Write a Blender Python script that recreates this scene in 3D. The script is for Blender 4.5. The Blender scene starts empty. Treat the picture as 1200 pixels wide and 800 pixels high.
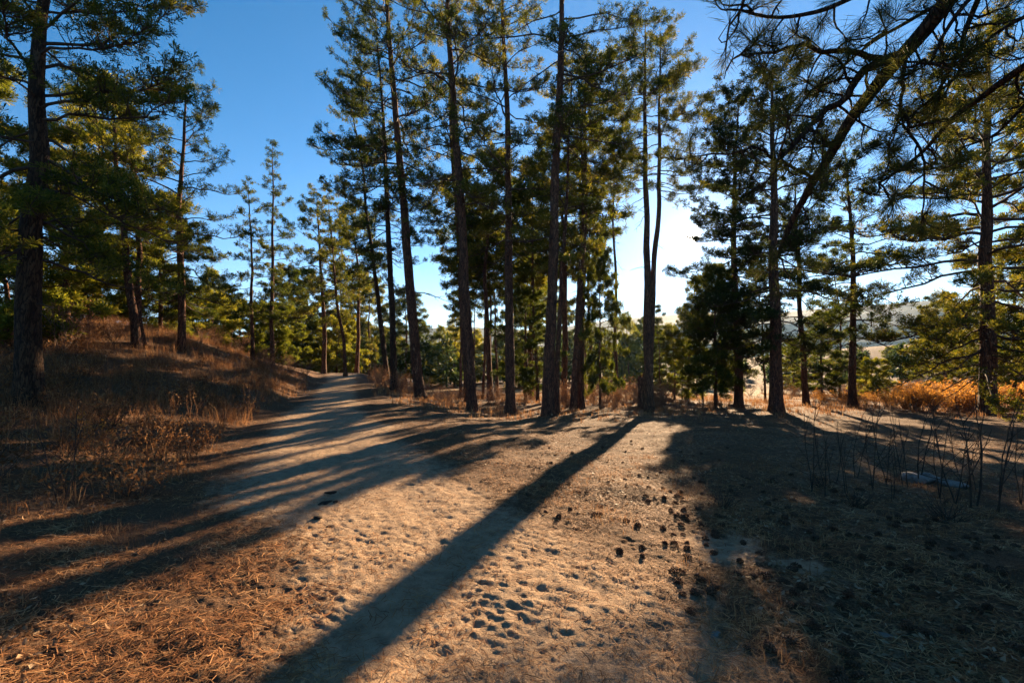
import bpy, math
import numpy as np
from mathutils import Matrix

# ------------------------------------------------------------------ camera, sky, sun
S = bpy.context.scene
COL = S.collection
CAM_H = 1.6
PITCH = math.radians(1.3)
F = 533.3                                    # focal length in photo pixels (1200 wide)
cam_d = bpy.data.cameras.new('camera')
cam_d.sensor_width = 36.0
cam_d.lens = 16.0
cam_d.clip_start = 0.05
cam_d.clip_end = 6000.0
cam = bpy.data.objects.new('camera', cam_d)
COL.objects.link(cam)
cam.location = (0, 0, CAM_H)
cam.rotation_euler = (math.radians(90) + PITCH, 0, 0)
S.camera = cam

SUN_EL = math.radians(13.6)
SUN_AZ = math.radians(21.6)                  # to the right of straight ahead
SUN_DIR = np.array([math.sin(SUN_AZ) * math.cos(SUN_EL), math.cos(SUN_AZ) * math.cos(SUN_EL), math.sin(SUN_EL)])

W = bpy.data.worlds.new('World')
S.world = W
W.use_nodes = True
nt = W.node_tree
nt.nodes.clear()
wo = nt.nodes.new('ShaderNodeOutputWorld')
bg = nt.nodes.new('ShaderNodeBackground')
sky = nt.nodes.new('ShaderNodeTexSky')
sky.sky_type = 'NISHITA'
sky.sun_disc = False
sky.sun_elevation = SUN_EL
sky.sun_rotation = SUN_AZ
sky.altitude = 1900
sky.air_density = 0.8
sky.dust_density = 0.1
sky.ozone_density = 3.0
hs = nt.nodes.new('ShaderNodeHueSaturation')
hs.inputs['Saturation'].default_value = 2.25
hs.inputs['Hue'].default_value = 0.49
hs.inputs['Value'].default_value = 1.12
nt.links.new(sky.outputs[0], hs.inputs['Color'])
# the sun's own disc and the bright aureole of the air round it
tc = nt.nodes.new('ShaderNodeTexCoord')
dt = nt.nodes.new('ShaderNodeVectorMath'); dt.operation = 'DOT_PRODUCT'
dt.inputs[1].default_value = tuple(SUN_DIR)
nt.links.new(tc.outputs['Generated'], dt.inputs[0])
ac = nt.nodes.new('ShaderNodeMath'); ac.operation = 'ARCCOSINE'; ac.use_clamp = False
nt.links.new(dt.outputs['Value'], ac.inputs[0])


def wmath(op, a, b=None):
    n = nt.nodes.new('ShaderNodeMath'); n.operation = op
    for i, v in enumerate((a, b)):
        if v is None: continue
        if isinstance(v, (int, float)): n.inputs[i].default_value = v
        else: nt.links.new(v, n.inputs[i])
    return n.outputs[0]


AUREOLE = 2.8
SUN_DISC = 60.0
g1 = wmath('MULTIPLY', wmath('POWER', 2.718, wmath('MULTIPLY', ac.outputs[0], -1 / math.radians(5.2))), AUREOLE)
mr = nt.nodes.new('ShaderNodeMapRange'); mr.interpolation_type = 'SMOOTHSTEP'
mr.inputs['From Min'].default_value = math.radians(1.15)
mr.inputs['From Max'].default_value = math.radians(0.7)
nt.links.new(ac.outputs[0], mr.inputs['Value'])
g3 = wmath('MULTIPLY', wmath('POWER', 2.718, wmath('MULTIPLY', ac.outputs[0], -1 / math.radians(20))), 1.4)
g1 = wmath('ADD', g1, g3)
g2 = wmath('MULTIPLY', mr.outputs['Result'], SUN_DISC)
gs = wmath('ADD', g1, g2)
cm = nt.nodes.new('ShaderNodeVectorMath'); cm.operation = 'SCALE'
cm.inputs[0].default_value = (1.0, 0.84, 0.66)
nt.links.new(gs, cm.inputs['Scale'])
# paler air low over the horizon
sz = nt.nodes.new('ShaderNodeSeparateXYZ')
nt.links.new(tc.outputs['Generated'], sz.inputs[0])
hz = wmath('POWER', 2.718, wmath('MULTIPLY', wmath('MAXIMUM', sz.outputs[2], 0.0), -1 / .21))
pale = nt.nodes.new('ShaderNodeHueSaturation'); pale.inputs['Saturation'].default_value = .6
nt.links.new(sky.outputs[0], pale.inputs['Color'])
hmix = nt.nodes.new('ShaderNodeMix'); hmix.data_type = 'RGBA'
nt.links.new(wmath('MULTIPLY', hz, .95), hmix.inputs[0]); nt.links.new(hs.outputs[0], hmix.inputs[6]); nt.links.new(pale.outputs[0], hmix.inputs[7])
ad = nt.nodes.new('ShaderNodeVectorMath'); ad.operation = 'ADD'
nt.links.new(hmix.outputs[2], ad.inputs[0]); nt.links.new(cm.outputs[0], ad.inputs[1])
nt.links.new(ad.outputs[0], bg.inputs['Color'])
bg.inputs['Strength'].default_value = 0.05
nt.links.new(bg.outputs[0], wo.inputs[0])

sun_d = bpy.data.lights.new('sun', 'SUN')
sun_d.energy = 5.0
sun_d.angle = math.radians(0.5)
sun_d.color = (1.0, 0.73, 0.44)
sun = bpy.data.objects.new('sun', sun_d)
COL.objects.link(sun)
sun.location = (20, 50, 30)
sun.rotation_euler = (math.pi / 2 - SUN_EL, 0, math.pi - SUN_AZ)

S.view_settings.view_transform = 'Standard'
S.view_settings.look = 'None'
S.view_settings.gamma = 1.0
S.view_settings.exposure = 2.2
S.cycles.max_bounces = 6
S.cycles.diffuse_bounces = 3
S.cycles.glossy_bounces = 2
S.cycles.transmission_bounces = 3
S.cycles.volume_bounces = 1
S.cycles.use_adaptive_sampling = True
S.cycles.adaptive_threshold = 0.02
S.cycles.use_denoising = True
S.cycles.sample_clamp_indirect = 4.0

# ------------------------------------------------------------------ small maths
def ray(px, py):
    """direction (with y component 1) of a photo pixel"""
    u = (px - 600.0) / F
    v = (400.0 - py) / F
    c, s = math.cos(PITCH), math.sin(PITCH)
    dy, dz = c - v * s, s + v * c
    return u / dy, dz / dy


def at(px, py, d):
    u, v = ray(px, py)
    return np.array([u * d, d, CAM_H + v * d])


def _hash(ix, iy, seed):
    h = (ix.astype(np.int64) * 374761393 + iy.astype(np.int64) * 668265263 + seed * 1442695041) & 0xffffffff
    h = ((h ^ (h >> 13)) * 1274126177) & 0xffffffff
    h = (h ^ (h >> 16)) & 0xffffffff
    return h / 4294967295.0


def vnoise(x, y, seed=0):
    x = np.asarray(x, float); y = np.asarray(y, float)
    ix, iy = np.floor(x), np.floor(y)
    fx, fy = x - ix, y - iy
    fx = fx * fx * (3 - 2 * fx); fy = fy * fy * (3 - 2 * fy)
    a = _hash(ix, iy, seed); b = _hash(ix + 1, iy, seed)
    c = _hash(ix, iy + 1, seed); d = _hash(ix + 1, iy + 1, seed)
    return (a + (b - a) * fx) * (1 - fy) + (c + (d - c) * fx) * fy


def fbm(x, y, seed=0, o=3):
    r, amp, t = 0, 1.0, 0.0
    for i in range(o):
        r = r + amp * (vnoise(x * 2 ** i + 17 * i, y * 2 ** i - 9 * i, seed + i) - 0.5)
        t += amp; amp *= 0.5
    return r / t


def sstep(a, b, x):
    t = np.clip((x - a) / (b - a), 0, 1)
    return t * t * (3 - 2 * t)


TR_Y = np.array([-60, -20, -5, 0, 2.3, 4.5, 8, 13, 20, 27, 38, 50, 70, 100, 400])
TR_X = np.array([4, 1.5, .4, .1, -.2, -1.2, -3.0, -5.2, -7.9, -10.2, -14.2, -19, -27, -40, -160])
TR_W = np.array([1.5, 1.5, 1.6, 1.85, 2.05, 2.25, 2.3, 2.0, 1.5, 1.4, 1.4, 1.4, 1.4, 1.4, 1.4])
TR_Z = np.array([0.2, .1, 0, 0, -.05, -.15, -.3, -.42, -.47, -.42, -.1, -1.2, -2.6, -4, -10])


def smooth_interp(y, ys, vs):
    r = 0
    for k, w in ((-2.0, .2), (-1.0, .2), (0, .2), (1.0, .2), (2.0, .2)):
        r = r + w * np.interp(y + k * 0.6, ys, vs)
    return r


PATCHES = [(1.95, 4.1, .42, .50), (2.3, 3.75, .28, .22)]      # bare sandy spots in the duff
rngd = np.random.default_rng(7)
DENTS = []
for i in range(40):                                        # hoof and boot prints
    dy = 1.5 + 5.5 * rngd.random() ** 1.4
    cx = np.interp(dy, TR_Y, TR_X) + rngd.normal(0.7, 0.75)
    DENTS.append((cx, dy, rngd.uniform(.05, .12), rngd.uniform(.03, .055), rngd.normal(0.3, .7), rngd.uniform(.004, .009)))


def trail_offset(x, y):
    return x - smooth_interp(y, TR_Y, TR_X), smooth_interp(y, TR_Y, TR_W)


def height(x, y, fine=True):
    x = np.asarray(x, float); y = np.asarray(y, float)
    s, w = trail_offset(x, y)
    zc = smooth_interp(y, TR_Y, TR_Z)
    yy = np.clip(y, 0, None)
    plane = -0.058 * np.minimum(yy, 70) - 0.03 * np.clip(yy - 70, 0, 330)
    tr = s - w * 0.9
    k = sstep(0.0, 6.0, tr)
    z = zc * (1 - k) + plane * k
    # bank on the left of the trail
    t = np.clip(-s - w, 0, None)
    f = np.interp(y, [-10, 2, 8, 12, 18, 22, 30, 45, 70], [.1, .2, .45, .75, 1.2, 1.5, 1.15, .7, .2])
    rise = 0.30 * t
    rise = np.where(t > 6.5, 0.30 * 6.5 + (1 - np.exp(-(t - 6.5) / 6)) * 0.9, rise)
    rise = rise * sstep(-0.2, 1.3, t) * f
    far = 1 - sstep(28, 60, np.hypot(x * .8, y))
    z = z + rise * (0.25 + 0.75 * far)
    # hill to the right beyond the meadow
    z = z + 11 * np.exp(-((x - 150) ** 2 / 90 ** 2 + (y - 150) ** 2 / 60 ** 2))
    z = z + 9 * np.exp(-((x + 20) ** 2 / 160 ** 2 + (y - 330) ** 2 / 80 ** 2))
    # relief
    off = sstep(w * .7, w * 1.5, np.abs(s))
    z = z + fbm(x / 6, y / 6, 3, 3) * (0.10 + .25 * off * sstep(3, 15, np.hypot(x, y)))
    if fine:
        r = np.hypot(x, y)
        fade = 1 - sstep(20, 40, r)
        z = z + fade * fbm(x / .55, y / .55, 11, 3) * (.045 + .05 * off)
        z = z + fade * np.abs(fbm(x / .12, y / .08, 21, 3)) * (.018 + .02 * off) * (.35 + 1.3 * vnoise(x / .9, y / .9, 77))
        z = z - fade * .004 * sstep(.60, .80, vnoise(x / .075 + 3 * fbm(x / .3, y / .3, 78, 2), y / .045, 79)) * sstep(.3, .7, vnoise(x / .5, y / .5, 80))
        near = 1 - sstep(8, 14, r)
        # scuffed crust: small overlapping ridges
        wx = x + .05 * fbm(x / .2, y / .2, 60, 2); wy = y + .05 * fbm(x / .2, y / .2, 61, 2)
        rid = 1 - np.abs(2 * vnoise((wx * .55 + wy * .83) / .05, (wy * .55 - wx * .83) / .17, 62) - 1)
        rid2 = 1 - np.abs(2 * vnoise((wx * .9 + wy * .4) / .035, (wy * .9 - wx * .4) / .09, 64) - 1)
        z = z + near * rid2 ** 2 * .010 * vnoise(x / .35, y / .35, 65)
        z = z + near * (1 - .5 * off) * (rid ** 2) * .010 * sstep(.15, .6, vnoise(x / .6, y / .6, 63))
        z = z + near * fbm(x / .045, y / .04, 31, 2) * .015
        # long soft drag marks and ruts along the trail
        z = z - (1 - off) * near * .006 * sstep(.5, .9, vnoise(s * 7.0, y * .6 + s, 41))
        z = z - .012 * np.exp(-((s - .35 + .15 * np.sin(y * .8)) / .2) ** 2) * near
    return z


def height1(x, y):
    return float(height(np.array([x]), np.array([y]))[0])


def on_ground(px, d):
    """world point on the ground at forward distance d under image column px"""
    u, _ = ray(px, 412)
    return u * d, d, height1(u * d, d)


# ------------------------------------------------------------------ mesh helpers
def mesh_np(name, verts, faces, mat=None, smooth=False):
    """faces: list of (n,k) index arrays"""
    me = bpy.data.meshes.new(name)
    verts = np.ascontiguousarray(verts, np.float32)
    faces = [np.ascontiguousarray(f, np.int32) for f in faces if len(f)]
    me.vertices.add(len(verts)); me.vertices.foreach_set('co', verts.ravel())
    nl = sum(f.size for f in faces); npoly = sum(len(f) for f in faces)
    me.loops.add(nl); me.loops.foreach_set('vertex_index', np.concatenate([f.ravel() for f in faces]))
    me.polygons.add(npoly)
    tot = np.concatenate([np.full(len(f), f.shape[1], np.int32) for f in faces])
    st = np.concatenate([[0], np.cumsum(tot)[:-1]]).astype(np.int32)
    me.polygons.foreach_set('loop_start', st); me.polygons.foreach_set('loop_total', tot)
    if smooth: me.polygons.foreach_set('use_smooth', np.ones(npoly, bool))
    me.update(calc_edges=True)
    if mat: me.materials.append(mat)
    return me


class MB:
    def __init__(s): s.v = []; s.q = []; s.t = []; s.n = 0
    def add(s, v, quads=None, tris=None):
        v = np.asarray(v, float)
        if quads is not None and len(quads): s.q.append(np.asarray(quads) + s.n)
        if tris is not None and len(tris): s.t.append(np.asarray(tris) + s.n)
        s.v.append(v); s.n += len(v)
    def tube(s, pts, rad, n=6, jit=None):
        pts = np.asarray(pts, float); m = len(pts)
        rad = np.broadcast_to(np.asarray(rad, float), (m,))
        tan = np.gradient(pts, axis=0)
        tan /= np.linalg.norm(tan, axis=1)[:, None] + 1e-9
        ref = np.array([0.0, 0, 1]) if abs(tan[:, 2]).mean() < .8 else np.array([1.0, 0, 0])
        a = np.cross(tan, ref); a /= np.linalg.norm(a, axis=1)[:, None] + 1e-9
        b = np.cross(tan, a)
        th = np.arange(n) * 2 * math.pi / n
        rr = rad[:, None] * (np.ones((m, n)) if jit is None else jit)
        v = pts[:, None, :] + rr[..., None] * (a[:, None, :] * np.cos(th)[None, :, None] + b[:, None, :] * np.sin(th)[None, :, None])
        i = np.arange(m - 1)[:, None] * n; j = np.arange(n)[None, :]; j2 = (j + 1) % n
        q = np.stack([i + j, i + j2, i + n + j2, i + n + j], -1).reshape(-1, 4)
        s.add(v.reshape(-1, 3), q)
    def build(s, name, mat, smooth=False):
        if not s.n: return mesh_np(name, np.zeros((0, 3)), [np.zeros((0, 3), int)], mat)
        f = []
        if s.q: f.append(np.concatenate(s.q))
        if s.t: f.append(np.concatenate(s.t))
        return mesh_np(name, np.concatenate(s.v), f, mat, smooth)


def norm(a):
    return a / (np.linalg.norm(a, axis=-1, keepdims=True) + 1e-9)


def needle_tris(c, d, n, length, width, rng, spread=(15, 95), back=.10, thin=False):
    """c,d: tuft centres and twig directions -> triangle soup of needles"""
    c = np.asarray(c); d = norm(np.asarray(d)); N = len(c)
    if N == 0: return np.zeros((0, 3)), np.zeros((0, 3), int)
    th = np.radians(rng.uniform(spread[0], spread[1], (N, n)))
    ph = rng.uniform(0, 2 * math.pi, (N, n))
    ref = np.where(np.abs(d[:, 2:3]) > .9, np.array([[1.0, 0, 0]]), np.array([[0, 0, 1.0]]))
    a = norm(np.cross(d, ref)); b = np.cross(d, a)
    bd = (d[:, None] * np.cos(th)[..., None] + (a[:, None] * np.cos(ph)[..., None] + b[:, None] * np.sin(ph)[..., None]) * np.sin(th)[..., None])
    root = c[:, None] - d[:, None] * (rng.uniform(0, back, (N, n)))[..., None]
    L = length * rng.uniform(.75, 1.15, (N, n))[..., None] * rng.uniform(.6, 1.3, (N, 1, 1))
    side = norm(np.cross(bd, rng.normal(size=(N, n, 3)))) * width / 2
    mid = root + bd * L * .55
    tip = root + bd * L
    v = np.stack([root, mid + side, tip, mid - side], 2).reshape(-1, 3)
    if thin:
        return v, np.arange(N * n)[:, None] * 4 + np.array([[0, 1, 2, 3]])
    v = np.stack([root, tip + side, tip - side], 2).reshape(-1, 3)
    return v, np.arange(N * n)[:, None] * 3 + np.array([[0, 1, 2]])


def link(name, data, parent=None, **props):
    o = bpy.data.objects.new(name, data)
    COL.objects.link(o)
    if parent is not None: o.parent = parent
    for k, v in props.items():
        if v is not None: o[k] = v
    return o


def thing(name, label, cat, loc, group=None, rz=0.0, scale=None):
    o = bpy.data.objects.new(name, None)
    COL.objects.link(o)
    o.empty_display_size = .3
    o.location = loc
    o.rotation_euler = (0, 0, rz)
    if scale is not None: o.scale = scale if not isinstance(scale, (int, float)) else (scale,) * 3
    o['label'] = label; o['category'] = cat
    if group: o['group'] = group
    return o


# ------------------------------------------------------------------ materials
def new_mat(name):
    m = bpy.data.materials.new(name); m.use_nodes = True
    t = m.node_tree; t.nodes.clear()
    out = t.nodes.new('ShaderNodeOutputMaterial')
    return m, t, out


class NT:
    def __init__(s, t): s.t = t
    def node(s, typ, **kw):
        n = s.t.nodes.new(typ)
        for k, v in kw.items(): setattr(n, k, v)
        return n
    def put(s, inp, v):
        if isinstance(v, bpy.types.NodeSocket): s.t.links.new(v, inp)
        else: inp.default_value = v
    def coord(s, which='Object', scale=(1, 1, 1)):
        tc = s.node('ShaderNodeTexCoord'); mp = s.node('ShaderNodeMapping')
        s.put(mp.inputs['Vector'], tc.outputs[which]); mp.inputs['Scale'].default_value = scale
        return mp.outputs[0]
    def noise(s, vec, scale, detail=4, rough=.55):
        n = s.node('ShaderNodeTexNoise'); s.put(n.inputs['Vector'], vec)
        n.inputs['Scale'].default_value = scale; n.inputs['Detail'].default_value = detail; n.inputs['Roughness'].default_value = rough
        return n.outputs['Fac']
    def voro(s, vec, scale, feature='F1', out='Distance'):
        n = s.node('ShaderNodeTexVoronoi', feature=feature); s.put(n.inputs['Vector'], vec); n.inputs['Scale'].default_value = scale
        return n.outputs[out]
    def ramp(s, fac, stops):
        n = s.node('ShaderNodeValToRGB'); s.put(n.inputs[0], fac)
        cr = n.color_ramp
        while len(cr.elements) < len(stops): cr.elements.new(.5)
        for e, (p, c) in zip(cr.elements, stops):
            e.position = p; e.color = (*c, 1) if len(c) == 3 else c
        return n.outputs[0]
    def mix(s, fac, a, b):
        n = s.node('ShaderNodeMix', data_type='RGBA')
        s.put(n.inputs[0], fac)
        for i, v in ((6, a), (7, b)):
            if isinstance(v, tuple): v = (*v, 1) if len(v) == 3 else v
            s.put(n.inputs[i], v)
        return n.outputs[2]
    def m(s, op, a, b=0.0, clamp=False):
        n = s.node('ShaderNodeMath', operation=op); n.use_clamp = clamp
        s.put(n.inputs[0], a); s.put(n.inputs[1], b)
        return n.outputs[0]
    def bump(s, h, strength=.5, dist=.02):
        n = s.node('ShaderNodeBump'); n.inputs['Strength'].default_value = strength; n.inputs['Distance'].default_value = dist
        s.put(n.inputs['Height'], h); return n.outputs[0]
    def attr(s, name):
        n = s.node('ShaderNodeAttribute'); n.attribute_name = name; return n.outputs['Fac']
    def bsdf(s, col, rough=.9, normal=None, spec=.2):
        n = s.node('ShaderNodeBsdfPrincipled')
        s.put(n.inputs['Base Color'], col if not isinstance(col, tuple) else (*col, 1)); s.put(n.inputs['Roughness'], rough)
        n.inputs['Specular IOR Level'].default_value = spec
        if normal is not None: s.put(n.inputs['Normal'], normal)
        return n.outputs[0]


def mat_ground():
    m, t, out = new_mat('forest_floor'); N = NT(t)
    v = N.coord('Object')
    sand = N.attr('sand'); mead = N.attr('meadow')
    n1 = N.noise(v, 1.3, 5); n2 = N.noise(v, 9, 5, .65); n3 = N.noise(v, 60, 4, .7); n4 = N.noise(v, 260, 2, .6)
    vs = N.coord('Object', (1, 1, .3))
    fib = N.voro(vs, 55, 'DISTANCE_TO_EDGE')
    sandc = N.ramp(n2, [(.25, (.26, .16, .098)), (.55, (.44, .293, .18)), (.8, (.55, .385, .25))])
    sandc = N.mix(N.m('MULTIPLY', N.m('GREATER_THAN', n3, .63), .6), sandc, (.13, .085, .055))
    duff = N.ramp(n3, [(.28, (.035, .018, .011)), (.5, (.12, .062, .033)), (.62, (.22, .12, .065)), (.78, (.33, .22, .13))])
    duff = N.mix(N.m('MULTIPLY', n1, .55), duff, N.ramp(n2, [(.3, (.075, .036, .02)), (.7, (.22, .12, .06))]))
    f = N.m('ADD', sand, N.m('MULTIPLY', N.m('SUBTRACT', n2, .5), .9))
    f = N.m('ADD', f, N.m('MULTIPLY', N.m('SUBTRACT', n3, .5), .5))
    f = N.ramp(f, [(.30, (0, 0, 0)), (.78, (.93, .93, .93))])
    col = N.mix(f, duff, sandc)
    meadc = N.ramp(N.noise(v, .35, 5, .7), [(.3, (.17, .10, .045)), (.7, (.36, .24, .11))])
    col = N.mix(mead, col, meadc)
    h = N.m('ADD', N.m('MULTIPLY', n3, .6), N.m('MULTIPLY', n4, .25))
    h = N.m('ADD', h, N.m('MULTIPLY', N.noise(v, 24, 4, .7), .9))
    t.links.new(N.bsdf(col, .95, N.bump(h, 1.0, .03), .1), out.inputs[0])
    return m


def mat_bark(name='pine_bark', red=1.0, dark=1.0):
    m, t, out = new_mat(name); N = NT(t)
    v = N.coord('Object', (1, 1, .20))
    warp = N.noise(v, 9, 4)
    vv = N.node('ShaderNodeVectorMath', operation='ADD')
    N.put(vv.inputs[0], v)
    cmb = N.node('ShaderNodeCombineXYZ')
    for i in range(3): N.put(cmb.inputs[i], N.m('MULTIPLY', N.m('SUBTRACT', warp, .5), .22))
    N.put(vv.inputs[1], cmb.outputs[0])
    e = N.voro(vv.outputs[0], 19, 'DISTANCE_TO_EDGE')
    cell = N.voro(vv.outputs[0], 19, 'F1', 'Color')
    sep = N.node('ShaderNodeSeparateColor'); N.put(sep.inputs[0], cell)
    n = N.noise(N.coord('Object', (1, 1, .4)), 45, 5, .7)
    plate = N.ramp(N.m('ADD', N.m('MULTIPLY', sep.outputs[0], .5), N.m('MULTIPLY', n, .5)),
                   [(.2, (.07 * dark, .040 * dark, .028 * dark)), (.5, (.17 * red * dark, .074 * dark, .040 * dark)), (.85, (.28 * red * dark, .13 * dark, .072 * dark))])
    fur = N.ramp(e, [(.0, (0, 0, 0)), (.16, (1, 1, 1))])
    col = N.mix(fur, (.028, .018, .014), plate)
    h = N.m('ADD', N.m('MULTIPLY', fur, 1.0), N.m('MULTIPLY', n, .6))
    t.links.new(N.bsdf(col, .9, N.bump(h, 1.0, .022), .15), out.inputs[0])
    return m


def mat_leafy(name, stops, trans=.45, scale=1.2, rough=.6, obj_rand=.25, tcol=None, spec=.06):
    """leaf or needle: diffuse plus light passing through"""
    m, t, out = new_mat(name); N = NT(t)
    g = N.node('ShaderNodeNewGeometry')
    tcn = N.coord('Object')
    n = N.noise(tcn, scale, 3, .6)
    isl = g.outputs['Random Per Island']
    oi = N.node('ShaderNodeObjectInfo')
    f = N.m('ADD', N.m('MULTIPLY', n, .65), N.m('MULTIPLY', isl, .35))
    f = N.m('ADD', f, N.m('MULTIPLY', N.m('SUBTRACT', oi.outputs['Random'], .5), obj_rand))
    col = N.ramp(f, stops)
    p = N.bsdf(col, rough, None, spec)
    tr = N.node('ShaderNodeBsdfTranslucent')
    tc2 = col
    if tcol is not None:
        mm = N.node('ShaderNodeMix', data_type='RGBA', blend_type='MULTIPLY'); mm.inputs[0].default_value = 1
        N.put(mm.inputs[6], col); mm.inputs[7].default_value = (*tcol, 1); tc2 = mm.outputs[2]
    N.put(tr.inputs[0], tc2)
    mx = N.node('ShaderNodeMixShader'); mx.inputs[0].default_value = trans
    t.links.new(p, mx.inputs[1]); t.links.new(tr.outputs[0], mx.inputs[2]); t.links.new(mx.outputs[0], out.inputs[0])
    return m


def mat_simple(name, stops, scale=8, bump=.4, dist=.01, rough=.9, spec=.15):
    m, t, out = new_mat(name); N = NT(t)
    v = N.coord('Object'); n = N.noise(v, scale, 5, .65)
    t.links.new(N.bsdf(N.ramp(n, stops), rough, N.bump(N.noise(v, scale * 3, 4, .7), bump, dist), spec), out.inputs[0])
    return m


M_GROUND = mat_ground()
M_BARK = mat_bark()
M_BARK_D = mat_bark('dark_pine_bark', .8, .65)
M_TWIG = mat_simple('twig_bark', [(.3, (.035, .024, .018)), (.7, (.12, .08, .055))], 20)
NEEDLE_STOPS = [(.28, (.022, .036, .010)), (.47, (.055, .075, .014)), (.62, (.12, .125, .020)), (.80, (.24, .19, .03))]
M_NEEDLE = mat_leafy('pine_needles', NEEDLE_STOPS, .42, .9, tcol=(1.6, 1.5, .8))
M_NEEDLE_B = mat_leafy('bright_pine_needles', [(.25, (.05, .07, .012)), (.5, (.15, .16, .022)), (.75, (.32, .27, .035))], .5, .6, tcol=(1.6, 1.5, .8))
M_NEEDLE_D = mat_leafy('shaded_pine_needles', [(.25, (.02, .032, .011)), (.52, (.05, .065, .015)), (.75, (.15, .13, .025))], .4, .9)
M_DUFF = mat_leafy('dry_needle_litter', [(.18, (.09, .036, .02)), (.45, (.27, .115, .048)), (.62, (.46, .235, .10)), (.85, (.66, .44, .23))], .15, 1.6, .75, 0)
M_GRASS = mat_leafy('dry_grass', [(.2, (.09, .04, .02)), (.48, (.25, .115, .05)), (.65, (.38, .19, .085)), (.85, (.52, .33, .16))], .4, 1.1, .7, .2)
M_BRUSH = mat_simple('dry_brush_twigs', [(.25, (.10, .055, .035)), (.7, (.27, .165, .11))], 6)
M_SAPLING = mat_simple('sapling_bark', [(.3, (.035, .024, .018)), (.7, (.10, .07, .05))], 15)
M_OAK = mat_leafy('orange_oak_leaves', [(.15, (.20, .08, .025)), (.5, (.48, .21, .04)), (.8, (.66, .36, .08))], .55, 1.3, .6, .2)
M_DEADLEAF = mat_leafy('fallen_leaves', [(.1, (.10, .055, .03)), (.45, (.28, .16, .08)), (.7, (.42, .31, .2)), (.92, (.40, .28, .18))], .2, 5, .6, .3)
M_LEAFB = mat_leafy('brown_shrub_leaves', [(.2, (.09, .035, .015)), (.6, (.26, .12, .045)), (.85, (.40, .22, .09))], .3, 5, .7, .3)
M_CONE = mat_simple('pine_cone', [(.3, (.045, .026, .017)), (.7, (.19, .10, .058))], 60, .6, .004)
M_ROCK = mat_simple('pale_granite', [(.3, (.08, .065, .055)), (.5, (.20, .175, .15)), (.7, (.33, .295, .26))], 9, .7, .02)
M_DUNG = mat_simple('dry_clod', [(.3, (.02, .013, .01)), (.7, (.07, .045, .03))], 40, .9, .01)
M_HILL = mat_simple('distant_forest_slope', [(.4, (.018, .028, .02)), (.52, (.045, .05, .035)), (.62, (.10, .085, .06))], .03, .6, 8)
M_WOODS = mat_leafy('distant_needles', [(.2, (.03, .05, .015)), (.6, (.09, .12, .025)), (.85, (.18, .19, .04))], .35, .08)
M_DEADWOOD = mat_simple('weathered_wood', [(.3, (.09, .06, .045)), (.7, (.25, .18, .13))], 12)

# ------------------------------------------------------------------ ground and trail
ang = np.concatenate([np.radians(np.linspace(-180, -60, 30, endpoint=False)), np.radians(np.linspace(-60, 60, 500, endpoint=False)),
                      np.radians(np.linspace(60, 180, 30, endpoint=False))])
rad = np.concatenate([np.linspace(.25, 1.0, 5, endpoint=False), np.geomspace(1.0, 1.6, 16, endpoint=False), np.geomspace(1.6, 9, 290, endpoint=False), np.geomspace(9, 40, 120, endpoint=False), np.geomspace(40, 1400, 60)])
A, R = np.meshgrid(ang, rad, indexing='xy')
GX = R * np.sin(A); GY = R * np.cos(A)
GZ = height(GX, GY)
nearmask = R < 12
for cx, cy, a, b, th, dep in DENTS:
    m_ = (np.abs(GX - cx) < .25) & (np.abs(GY - cy) < .25)
    if not m_.any(): continue
    dx, dy = GX[m_] - cx, GY[m_] - cy
    u = dx * math.cos(th) + dy * math.sin(th); w_ = -dx * math.sin(th) + dy * math.cos(th)
    q = np.sqrt((u / a) ** 2 + (w_ / b) ** 2)
    GZ[m_] += dep * (-np.exp(-q ** 2) + .4 * np.exp(-((q - 1.25) / .28) ** 2))
s_, w_ = trail_offset(GX, GY)
edge = s_ + fbm(GX / 1.1, GY / 1.1, 55, 3) * 1.2
sand = .92 - .92 * sstep(.4, 1.15, np.abs(edge) / w_)
sand *= np.where(R < 9, 1, .9)
# straw and needles drift over the near left of the trail
sand *= 1 - .75 * sstep(-.35, -1.3, s_) * (1 - sstep(3.5, 6.0, GY)) * (GY > 0)
for cx, cy, a, b in PATCHES:
    q = np.hypot((GX - cx) / a, (GY - cy) / b) + fbm(GX * 3, GY * 3, 66, 2)
    sand = np.maximum(sand, .8 * (1 - sstep(.4, 1.25, q)))
sand = np.maximum(sand, .34 * sstep(.35, .6, vnoise(GX / 1.7, GY / 1.7, 70)) * (s_ > 0) * (GY > 0) * (1 - sstep(16, 24, R)))
meadow = sstep(31, 38, GY) * sstep(0, 5, s_ - w_) * (GY > 0)
meadow = meadow * (1 - .9 * sstep(55, 80, R))
nr, na = GX.shape
idx = np.arange(nr * na).reshape(nr, na)
nx = np.roll(idx, -1, axis=1)
Q = np.stack([idx[:-1], nx[:-1], nx[1:], idx[1:]], -1).reshape(-1, 4)
Q = Q[:, ::-1]
V = np.stack([GX, GY, GZ], -1).reshape(-1, 3)
fs = (np.abs(s_) < w_).reshape(-1)
ontrail = fs[Q].sum(1) >= 3
ontrail &= (R.reshape(-1)[Q[:, 0]] < 70)
# centre cap
c0 = len(V); V = np.vstack([V, [0, 0, height1(0, 0)]])
cap = np.stack([idx[0], nx[0], np.full(na, c0)], -1)
sandv = np.append(sand.reshape(-1), 1.0); meadv = np.append(meadow.reshape(-1), 0.0)


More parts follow.
